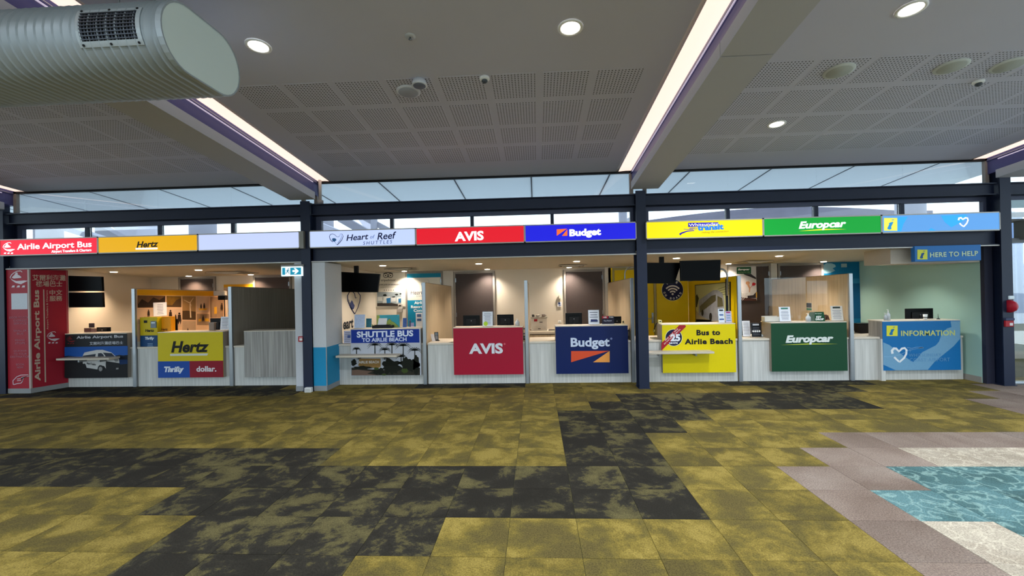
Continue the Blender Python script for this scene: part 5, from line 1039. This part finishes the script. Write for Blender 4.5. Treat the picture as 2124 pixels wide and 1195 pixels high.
# back counter with printer between the red and the blue desk
cb = thing('back_counter', 'low light oak counter against the back wall between red and blue desks', 'cabinet', (.3, 10.6, 0)); box('carcass', -.9, 1.5, 10.32, 10.89, 0, .69, OAK, cb); box('recess', -.9, 1.5, 10.315, 10.32, .69, .705, BLKM, cb); box('worktop', -.95, 1.55, 10.28, 10.89, .705, .765, TOPM, cb, .003)
for k in range(4): box('door', -.88+.6*k, -.31+.6*k, 10.303, 10.32, .07, .68, OAK, cb)
fr = FY(10.45); q = Z(860, 520, 3.983); a0, a1, b0, b1 = rpx(fr, *q(962, 558), *q(1097, 655)); t = thing('printer', 'white office printer on the back counter between the red and blue desks', 'printer', ((a0+a1)/2, 10.62, .765))
box('body', a0, a1, 10.45, 10.82, .765, b1, M('cfc8bc', .5), t, .01); box('lid', a0-.005, a1+.005, 10.44, 10.83, b1, b1+.02, M('9c968c', .5), t, .004); box('paper_tray', a0+.03, a1-.03, 10.442, 10.452, .80, .87, M('bdb6aa', .5), t, .003); box('tray_handle', a0+.16, a1-.16, 10.436, 10.444, .805, .82, BLKM, t)
box('red_sticker', a0+.07, a0+.15, 10.446, 10.451, b1-.075, b1-.02, M('a8242c', .5), t); box('control_panel', a0+.2, a0+.27, 10.446, 10.451, b1-.1, b1-.085, BLKM, t)
for k, (x, w_, cc, lb) in enumerate(((978, 20, '4c4a48', 'small dark cup on top of the printer'), (1016, 32, 'b8b0a4', 'white bowl on top of the printer'), (1066, 30, '8b8078', 'brown patterned mug on top of the printer'))):
    a = fr.px(*q(x, 545))[0]; t = thing('cup', lb, 'cup', (a, 10.6, b1+.02)); r_ = w_/2/3.983/F*10.5; lathe('cup_body', (a, 10.6, b1+.02), [(r_*.7, 0), (r_, .03), (r_, .06), (r_*.9, .06), (r_*.6, .012)], M(cc, .4, nz=.3, scale=80), t, 14); tube('handle', [(a+r_*.9, 10.6, b1+.07), (a+r_*1.35, 10.6, b1+.06), (a+r_*1.3, 10.6, b1+.035), (a+r_*.85, 10.6, b1+.03)], .005, M(cc, .4), t, 6)
t = thing('hole_punch', 'clutter of stapler and punch right of the printer', 'stationery', (fr.px(*q(1130, 640))[0], 10.5, .765)); a = fr.px(*q(1105, 640))[0]
box('stapler_base', a, a+.16, 10.46, 10.5, .765, .785, BLKM, t, .003); box('stapler_arm', a+.01, a+.15, 10.462, 10.498, .79, .82, M('c9bfae', .5), t, .006); box('tape_block', a+.17, a+.27, 10.45, 10.53, .765, .83, M('7c6c5c', .5), t, .01); cyl('tape_roll', (a+.22, 10.46, .84), (a+.22, 10.5, .84), .035, M('d8c48c', .4), t)
t = thing('binder', 'dark binder standing left of the printer', 'binder', (a0-.08, 10.6, .765)); box('cover', a0-.11, a0-.04, 10.5, 10.8, .765, b1-.06, M('3b332c', .6), t, .003); box('spine_label', a0-.10, a0-.05, 10.497, 10.5, .85, .95, M('9a5a44', .6), t)
# --- booth 6 (blue) ---
fr = FY(10.88); q = Z(1120, 540, 6.64)
t = thing('intercom', 'small white wall phone above a notice beside the blue desk door', 'control', fr.pt(*fr.px(*q(272, 505)))); rc = rpx(fr, *q(255, 480), *q(290, 530)); box('body', rc[0], rc[1], 10.84, 10.89, rc[2], rc[3], M('d9cfbc', .5), t, .005); box('cradle', rc[0]-.03, rc[0], 10.85, 10.89, rc[2], rc[3]-.04, M('a49a88', .5), t, .005)
t = thing('wall_notice', 'small white notice with blue print below the wall phone', 'notice', fr.pt(*fr.px(*q(270, 600)))); rc = rpx(fr, *q(240, 572), *q(298, 636)); slab(t, 'sheet', fr, rc, PAPER, 0, .004); art(t, 'blue_print', [rect(rc[0]+.02, rc[3]-.06, rc[1]-.03, rc[3]-.02), rect(rc[0]+.03, rc[3]-.09, rc[0]+.09, rc[3]-.075)], M('34508c', .5), fr, .005)
t = thing('wall_switch', 'white light switch low on the wall left of the blue desk door', 'control', fr.pt(*fr.px(*q(272, 852)))); rc = rpx(fr, *q(250, 845), *q(292, 862)); box('plate', rc[0], rc[1], 10.87, 10.89, rc[2], rc[3]+.03, WHT, t, .003); box('rocker', rc[0]+.02, rc[1]-.02, 10.866, 10.871, rc[2]+.01, rc[3]+.015, M('d0d0cc', .4), t)
monitor('black monitor with a pale top edge at the left end of the blue desk', 1173, 649, 1207.5, 676, 8.62, DT)
t, f, w, h = notice('tall white notice with a dark blue logo on the blue desk', 1220, 642.5, 1243.5, 675, 8.36, HT, 5, PAPER, INKG, seed=8); art(t, 'logo', [circ(w*.3, h*.27, w*.09, 14), rect(w*.3, h*.22, w*.84, h*.32)], M('1c2a66', .5), f, .005)
fr = FY(8.34); a0, a1, b0, b1 = rpx(fr, *q(857, 768), *q(1022, 885)); t = thing('key_return_sign', 'dark key return sign with a red tab on the blue desk', 'sign', ((a0+a1)/2, 8.36, HT))
box('base', a0-.02, a1, 8.32, 8.42, HT, HT+.012, WHT, t, .002); slab(t, 'board', fr, (a0, a1, HT+.012, b1), M('2a2638', .5), -.02, .012); f2 = FY(8.348); slab(t, 'red_tab', fr, (a0, a0+(a1-a0)*.52, b1-.045, b1), M('b3203a', .5), -.007, .002); tpx(t, 'AVIS', *q(872, 776), *q(918, 796), WHT, fr, bold=.04, d=-.004); tpx(t, 'Budget', *q(955, 774), *q(1012, 792), WHT, fr, bold=.03, d=-.004); tpx(t, 'Key Return', *q(882, 822), *q(990, 848), M('c4c8d8', .5), fr, bold=.01, d=-.006)
monitor('black monitor behind the key return sign', 1270, 656.5, 1289, 678, 8.7, DT)
t = thing('tape_dispenser', 'cream triangular holder at the right end of the blue desk', 'holder', (onY(1292, 676, 8.5).x, 8.5, HT)); c = onY(1292, 664, 8.5); bm = bmesh.new(); addprism(bm, [Vector((c.x-.03, 8.46, HT)), Vector((c.x+.03, 8.46, HT)), Vector((c.x+.005, 8.46, c.z)), Vector((c.x-.02, 8.46, c.z-.01))], Vector((0, .06, 0))); fin('body', bm, M('d2c49a', .5), t); box('slot', c.x-.015, c.x+.01, 8.455, 8.461, HT+.02, HT+.05, BLKM, t)
t = thing('phone_hook', 'small dark box on the oak partition end behind the navy column', 'control', (1.70, 8.45, .86)); box('body', 1.665, 1.728, 8.4, 8.5, .78, .95, M('4a4038', .5), t, .004); box('keypad', 1.675, 1.715, 8.396, 8.401, .84, .92, M('8a8074', .5), t)
# --- booth 7 (yellow bus) ---
fr = FY(10.88)
yw = box('wall_panel', onY(1360, 620, 10.88).x+.02, 3.63, 10.87, 10.9, 0, 1.87, YEL, kind=S, label='yellow painted lower part of the back wall behind the yellow bus desk')
yw2 = box('wall_panel', onY(1262.5, 620, 10.88).x, onY(1271, 620, 10.88).x, 10.87, 10.9, 0, 2.22, YEL, kind=S, label='narrow yellow strip left of the yellow door')
FRS = FY(8.95); q = Z(1330, 520, 5.974); cx, cy = q(387, 487)
YR = 10.865; fr = FY(YR)
t = thing('round_sign', 'round navy wifi on board sign on the yellow back wall', 'sign', fr.pt(*fr.px(cx, cy)))
def K(name, polys, mat, d, th=.001): return art(t, name, [[q(*p) for p in s] for s in polys], mat, fr, d, th, PX)
K('disc_edge', [circ(387, 487, 136, 40)], M('e9e4a8', .5), 0, .004); K('disc', [circ(387, 487, 131, 40)], M('151440', .5), .004, .004)
K('wifi_symbol', [circ(388, 538, 13, 14)]+[stroke(arc(388, 545, r_, 222, 318, 14), 17) for r_ in (42, 75, 108)], M('e8e4dc', .5), .009)
def arctext(s, cx, cy, r_, a0, a1, h, w):
    for i, ch in enumerate(s):
        if ch == ' ': continue
        a = math.radians(a0+(a1-a0)*i/(len(s)-1)); px_, py_ = cx+r_*math.cos(a), cy+r_*math.sin(a)
        sg = 1 if math.sin(a) > 0 else -1
        tx, ty = (-math.sin(a)*-1, math.cos(a)*-1) if sg > 0 else (-math.sin(a), math.cos(a)); ux, uy = (-math.cos(a), -math.sin(a)) if sg > 0 else (math.cos(a), math.sin(a))
        vs, fs = glyphs(ch, .03, 0, 1); ww = w*(.35 if ch == 'I' else 1); base = wloc(t); out = []
        for x, y, top in vs:
            X_, Y_ = px_+tx*(x-.5)*ww+ux*(y-.5)*h, py_+ty*(x-.5)*ww+uy*(y-.5)*h
            aa_, bb_ = fr.px(*q(X_, Y_)); out.append(fr.pt(aa_, bb_, .009+(.001 if top else 0))-base)
        me = bpy.data.meshes.new('lettering'); me.from_pydata(out, [], fs); link('lettering', me, M('e8e4dc', .5), t)
arctext('ON BOARD', 387, 487, 106, 161, 22, 27, 21); arctext('FREE', 387, 487, 106, -128, -60, 27, 21)
t, P = screen('left of two black screens hung beside the navy column, tilted', [(1336, 545), (1413.5, 545), (1399, 588.5), (1337, 588)], 8.5); box('ceiling_bracket', P[0].x+.3, P[0].x+.38, 8.53, 8.59, P[0].z-.1, bz(8.55), BLKM, t)
t, P = screen('right of two black screens hung on the bent chrome pole', [(1411, 541), (1495, 539), (1494, 582), (1412.5, 583)], 8.28); SP2 = P
box('rear_bracket', P[1].x-.3, P[1].x-.02, 8.33, 8.405, P[2].z+.22, P[2].z+.28, BLKM, t)
c0 = onY(1494, 558, 8.42); c1 = onY(1508.5, 580, 8.42)
t = thing('bent_pole', 'bent chrome and black pole carrying the screen over the yellow desk', 'pole', (c1.x, 8.42, HT)); zz = c0.z
pts = [(c0.x-.12, 8.42, zz)]+[(c0.x+(c1.x-c0.x)*math.sin(a*math.pi/16), 8.42, zz-.13*(1-math.cos(a*math.pi/16))) for a in range(9)]+[(c1.x, 8.42, 1.55)]
tube('chrome_bend', pts, .018, STEEL, t, 10); box('pole', c1.x-.022, c1.x+.022, 8.44, 8.465, HT, 1.86, M('11151c', .4), t, .003); box('base', c1.x-.08, c1.x+.04, 8.39, 8.48, HT, HT+.012, BLKM, t)
c2 = onY(1303, 560, 9.2); t = thing('bent_pole', 'thin chrome arched rail behind the navy column', 'pole', (c2.x, 9.2, DT)); tube('chrome_arch', [(c2.x-.07, 9.2, DT)]+[(c2.x-.07+.13*(1-math.cos(a*math.pi/16)), 9.2, c2.z-.08+.13*math.sin(a*math.pi/16)) for a in range(9)]+[(c2.x+.3, 9.2, c2.z+.05)], .014, STEEL, t, 8); lathe('base', (c2.x-.07, 9.2, DT), [(.04, 0), (.035, .012)], STEEL, t, 14)
notice('white brochure with a car picture in a clear holder on the yellow desk', 1490, 640, 1504, 672.5, 8.28, HT, 2, M('d2d8e0', .5, nz=.3, scale=50), M('3f5a94', .5), name='brochure_holder', cat='holder', head=M('2a3038', .5))
notice('magenta topped brochures in a clear holder on the yellow desk', 1504.5, 645, 1518.5, 672.5, 8.28, HT, 3, M('b9b4d0', .5, nz=.3, scale=50), M('5d8fa8', .5), name='brochure_holder', cat='holder', head=M('a0306a', .5))
t = thing('intercom', 'small white box at the left end of the yellow desk', 'control', (onY(1370, 672, 8.4).x, 8.4, HT)); a0, a1, b0, b1 = rpx(FY(8.38), *q(215, 862), *q(256, 908)); box('body', a0, a1, 8.38, 8.44, HT, b1, M('d8cf98', .5), t, .004); box('display', a0+.015, a1-.015, 8.377, 8.381, b1-.035, b1-.015, M('4a4020', .4), t)
t = thing('headset', 'black handset hooked on the left end of the yellow desk', 'headset', (onY(1361, 680, 8.5).x, 8.5, .9)); c = onY(1361, 672, 8.48); e_ = onY(1357, 686, 8.48); tube('band', [c+Vector((.05, 0, .01)), c+Vector((.02, 0, .015)), c, e_+Vector((0, 0, .03)), e_], .008, BLKM, t); box('ear_pad', e_.x-.02, e_.x+.02, 8.46, 8.5, e_.z-.03, e_.z+.02, M('8a7a30', .6), t, .008)
t = thing('keyboard', 'small grey keypad on the worktop left of the yellow desk', 'keyboard', (onY(1357, 701, 8.55).x, 8.55, DT)); c = onY(1357, 701, 8.5); box('body', c.x-.06, c.x+.06, 8.48, 8.58, DT, DT+.018, M('b8ad90', .5), t, .003); box('keys', c.x-.05, c.x+.05, 8.49, 8.57, DT+.018, DT+.022, M('8c836c', .5), t)
# --- booth 8 (green) ---
fr = FY(10.85); q = Z(1520, 540, 6.64); po = thing('door_poster', 'poster of a figure holding a red heart under a green header, on the brown door', 'poster', fr.pt(*fr.px(*q(200, 320))))
def Q_(name, polys, mat, d): return art(po, name, [[q(*p) for p in s] for s in polys], mat, fr, d, .001, PX)
slab(po, 'sheet', fr, rpx(fr, *q(-45, 85), *q(325, 555)), M('cdc8c6', .55, nz=.06, scale=2), 0, .004)
Q_('header', [[(52, 95), (250, 92), (250, 188), (52, 188)]], M('1a5230', .5), .004); tpx(po, 'Europcar', *q(70, 112), *q(232, 146), WHT, fr, bold=.045, shear=.22, d=.006); tpx(po, 'moving your way', *q(72, 158), *q(232, 172), M('a8c890', .5), fr, bold=0, d=.006)
Q_('photo_road', [[(-45, 520), (120, 510), (325, 530), (325, 555), (-45, 555)]], M('4a2c26', .6), .005); Q_('photo_car', [[(150, 188), (250, 190), (320, 240), (318, 262), (230, 225), (160, 200)], [(200, 490), (280, 480), (325, 430), (325, 520), (205, 522)]], M('332c30', .6), .005)
Q_('photo_figure', [[(180, 295), (215, 288), (235, 310), (222, 335), (240, 380), (232, 440), (222, 440), (222, 390), (196, 340), (175, 320)]], M('c08a64', .6), .0055); Q_('photo_heart', [[(262, 330), (272, 308), (290, 306), (318, 322), (300, 348), (270, 352)], stroke([(240, 378), (265, 345)], 5)], M('b8242c', .5), .006)
tpx(po, 'LET US CARE', *q(108, 445), *q(240, 482), M('eceae6', .5), fr, bold=.01, shear=.2, d=.007); Q_('photo_wheel_lines', [stroke([(110, 545), (150, 500), (190, 520)], 5), stroke([(130, 550), (170, 505)], 5)], M('dcd4cc', .5), .007)
Q_('yellow_tab', [[(316, 440), (332, 440), (332, 515), (316, 515)]], M('d8a84c', .5), .007)
notice('tall white price sheet stand left of the green desk', 1540, 665, 1557.5, 701, 8.55, DT, 11, PAPER, INKG, seed=12)
t, f, w, h = notice('black stand with a row of four white dots left of the green desk', 1558.5, 670, 1580, 704, 8.46, DT, 5, M('15171b', .4), M('5d6068', .5), seed=3, head=M('b9bcc4', .5)); art(t, 'white_dots', [circ(w*(.2+.2*k), h*.42, w*.085) for k in range(4)], WHT, f, .006)
monitor('black monitor with its stand behind the price sheet stand', 1532, 663, 1543, 690, 8.85, DT)
bottle('small clear dispenser right of the black four dot stand', 1580.5, 692, 4, 8.5, DT)
t = thing('acrylic_tray', 'low white acrylic tray at the left end of the green desk', 'tray', (onY(1600, 668, 8.45).x, 8.45, HT)); a0, a1, b0, b1 = rpx(FY(8.4), 1584, 657, 1617, 668); WA = M('cfcac0', .4)
a0 = max(a0, 4.22-.1)
bm = bmesh.new(); addbox(bm, a0, a1, 8.36, 8.48, HT, HT+.006); addbox(bm, a0, a1, 8.36, 8.364, HT, b1); addbox(bm, a0, a1, 8.476, 8.48, HT, b1+.01); addbox(bm, a0, a0+.004, 8.364, 8.476, HT, b1); addbox(bm, a1-.004, a1, 8.364, 8.476, HT, b1); fin('tray_body', bm, WA, t); box('card_stack', a0+.04, a0+.15, 8.38, 8.46, HT+.006, HT+.04, PAPER, t)
notice('white notice with a green logo standing left on the green desk', 1616.5, 636, 1641, 669, 8.33, HT, 8, PAPER, INKG, head=M('3f7a6c', .5), seed=6)
bottle('small clear hand gel bottle under the photo card', 1676, 650, 9, 8.34, HT)
fr = FY(8.33); q = Z(1590, 540, 7.467); t = thing('key_drop_sign', 'dark green folded key drop sign on the green desk', 'sign', (onY(1698, 668, 8.33).x, 8.36, HT))
f = FY(8.33); bm = bmesh.new(); addprism(bm, [f.pt(*f.px(*q(*p))) for p in ((745, 945), (745, 800), (885, 798), (908, 945))], Vector((0, .006, 0))); fin('front_board', bm, M('114a2c', .5), t)
bm = bmesh.new(); A_ = f.pt(*f.px(*q(745, 945))); B_ = f.pt(*f.px(*q(745, 800))); addprism(bm, [A_, B_, B_+Vector((-.03, .10, -.01)), A_+Vector((-.06, .12, 0))], Vector((.004, 0, 0))); fin('side_board', bm, M('5c7268', .5), t)
tpx(t, 'Europcar', *q(748, 818), *q(856, 836), M('b8ccbc', .5), fr, bold=.03, shear=.2); tpx(t, 'KEY', *q(768, 862), *q(852, 892), WHT, fr, bold=.05); tpx(t, 'DROP', *q(758, 898), *q(884, 928), WHT, fr, bold=.05)
t = thing('table_tent', 'small brown folded card right of the key drop sign', 'card', (onY(1717, 667, 8.4).x, 8.4, HT)); f = FY(8.4); br = M('5e4234', .6)
bm = bmesh.new(); addprism(bm, [f.pt(*f.px(*q(*p))) for p in ((890, 842), (935, 842), (905, 945), (880, 945))], Vector((0, .05, 0))); fin('left_leaf', bm, br, t); bm = bmesh.new(); addprism(bm, [f.pt(*f.px(*q(*p))) for p in ((955, 850), (982, 925), (932, 925))], Vector((0, .05, 0))); fin('right_leaf', bm, br, t)
notice('white notice with a dark header at the right end of the green desk', 1724, 634, 1750, 669, 8.33, HT, 8, M('d9d2c8', .6), INKG, head=M('26302a', .5), seed=9)
# acrylic screens over the green desk
for k, (u0_, u1, lb) in enumerate(((1586, 1672, 'left clear acrylic sneeze screen standing on the green desk'), (1674, 1742, 'right clear acrylic sneeze screen standing on the green desk'))):
    fr = FY(8.54); x0, x1 = fr.px(u0_, 620)[0], fr.px(u1, 620)[0]; zt = fr.px((u0_+u1)/2, 582 if k else 576)[1]; x0 = max(x0, 4.19)
    t = thing('sneeze_screen', lb, 'screen', ((x0+x1)/2, 8.54, HT)); bm = bmesh.new(); addbox(bm, x0, x1, 8.538, 8.543, HT, zt, .0); fin('acrylic_sheet', bm, ACRYL, t)
    for xx_ in (x0+.1, x1-.1): box('foot', xx_-.012, xx_+.012, 8.50, 8.558, HT, HT+.03, ACRYL, t)
# --- booth 9 (information) ---
q = Z(1780, 500, 5.432); fr = FY(7.72); rc = rpx(fr, *q(640, 75), *q(1385, 225)); zt = 2.30
t = thing('hanging_sign', 'blue hanging help sign with a yellow information square', 'sign', ((rc[0]+rc[1])/2, 7.74, rc[2])); x1 = min(rc[1], 7.64)
box('sign_box', rc[0], x1, 7.72, 7.80, rc[2], 2.33, M('2a6fb4', .45), t, .003)
info(t, fr, q, 665, 98, 778, 208, M('d6d84a', .5), M('1c4f8c', .5)); tpx(t, 'HERE TO HELP', *q(806, 120), *q(1348, 175), M('c6d8b4', .5), fr, bold=.02, spc=1.05, slant=.01)
monitor('wide black monitor seen from behind on the information desk', 1879, 640, 1936, 668, 8.6, DT)
bottle('pair of clear pump bottles at the left end of the information desk', 1836, 649, 5, 8.36, HT); bottle('taller clear pump bottle on the information desk', 1842, 642, 6.5, 8.36, HT)
t = thing('paper_cup', 'white paper cup in front of the wide monitor', 'cup', (onY(1919, 666, 8.36).x, 8.36, HT)); c = onY(1919, 652, 8.36); lathe('cup_body', (c.x, 8.36, HT), [(.024, 0), (.034, c.z-HT), (.031, c.z-HT), (.022, .01)], WHT, t, 18); lathe('sleeve', (c.x, 8.36, HT+.03), [(.0275, 0), (.0315, .045)], M('3a3c44', .6), t, 18)
t = thing('pen_stand', 'small dark pointed pen stand right of the wide monitor', 'pen', (onY(1946, 664, 8.38).x, 8.38, HT)); c = onY(1946, 651, 8.38); lathe('base', (c.x, 8.38, HT), [(.026, 0), (.024, .012), (.008, .02)], M('2c3838', .5), t, 14); cyl('pen', (c.x, 8.38, HT+.015), (c.x-.004, 8.38, c.z), .006, M('2c3838', .4), t, .002)
t = thing('storage_bin', 'black tapered bin on the worktop left of the information desk', 'bin', (onY(1792, 700, 9.6).x, 9.2, DT)); fr = FY(8.85); P4 = [fr.pt(*fr.px(u, v)) for u, v in ((1778, 672), (1810, 671), (1806, 694), (1786, 694))]
P4[2].z = P4[3].z = DT; bm = bmesh.new(); addprism(bm, P4, Vector((0, .16, 0))); fin('bin_body', bm, M('1e1b1b', .5), t); box('rim', P4[0].x-.01, P4[1].x, 8.84, 9.02, P4[0].z-.02, P4[0].z+.005, BLK, t, .004)
cb = thing('back_counter', 'low cream counter on the back wall behind the information desk', 'cabinet', (6.6, 10.6, 0)); box('carcass', 5.66, 7.5, 10.35, 10.88, 0, .70, OAK, cb); box('recess', 5.66, 7.5, 10.34, 10.35, .69, .71, BLKM, cb); box('worktop', 5.64, 7.52, 10.3, 10.88, .71, .78, TOPM, cb, .003)
# --- alarm fittings beside the entrance ---
fr = FY(7.80); t = thing('alarm_bell', 'red round fire bell with a white top on the entrance pier', 'alarm', fr.pt(*fr.px(2090, 635))); rc = rpx(fr, 2080, 621, 2098, 649)
xm, zm = (rc[0]+rc[1])/2, (rc[2]+rc[3])/2; lathe('bell_body', (rc[0]-.005, 7.74, zm), [(.10, 0), (.105, .06), (.09, .10), (.04, .115)], M('a3182c', .4), t, 24, (1, 0, 0)); box('white_strobe', rc[0]+.02, rc[1]-.02, 7.72, 7.80, rc[3], rc[3]+.06, M('d9e6ec', .4), t, .01)
t = thing('call_point', 'red call point box below the fire bell', 'alarm', fr.pt(*fr.px(2081, 670))); rc = rpx(fr, 2073, 664, 2090, 677); box('backbox', rc[0], rc[1], 7.70, 7.735, rc[2], rc[3], M('a2202a', .4), t, .006); box('dark_hood', rc[0]-.005, rc[1]+.005, 7.69, 7.735, rc[3], rc[3]+.04, M('39405c', .5), t, .004); box('label_plate', rc[0]+.06, rc[1]-.02, 7.697, 7.701, rc[2]+.02, rc[3]-.04, M('d8d0d0', .4), t)
# pale entrance pier
box('wall_pier', 7.80, 7.86, 7.80, 7.97, 0, 3.34, M('8d918b', .6), kind=S, label='slim grey pier between the navy column and the glass entrance')
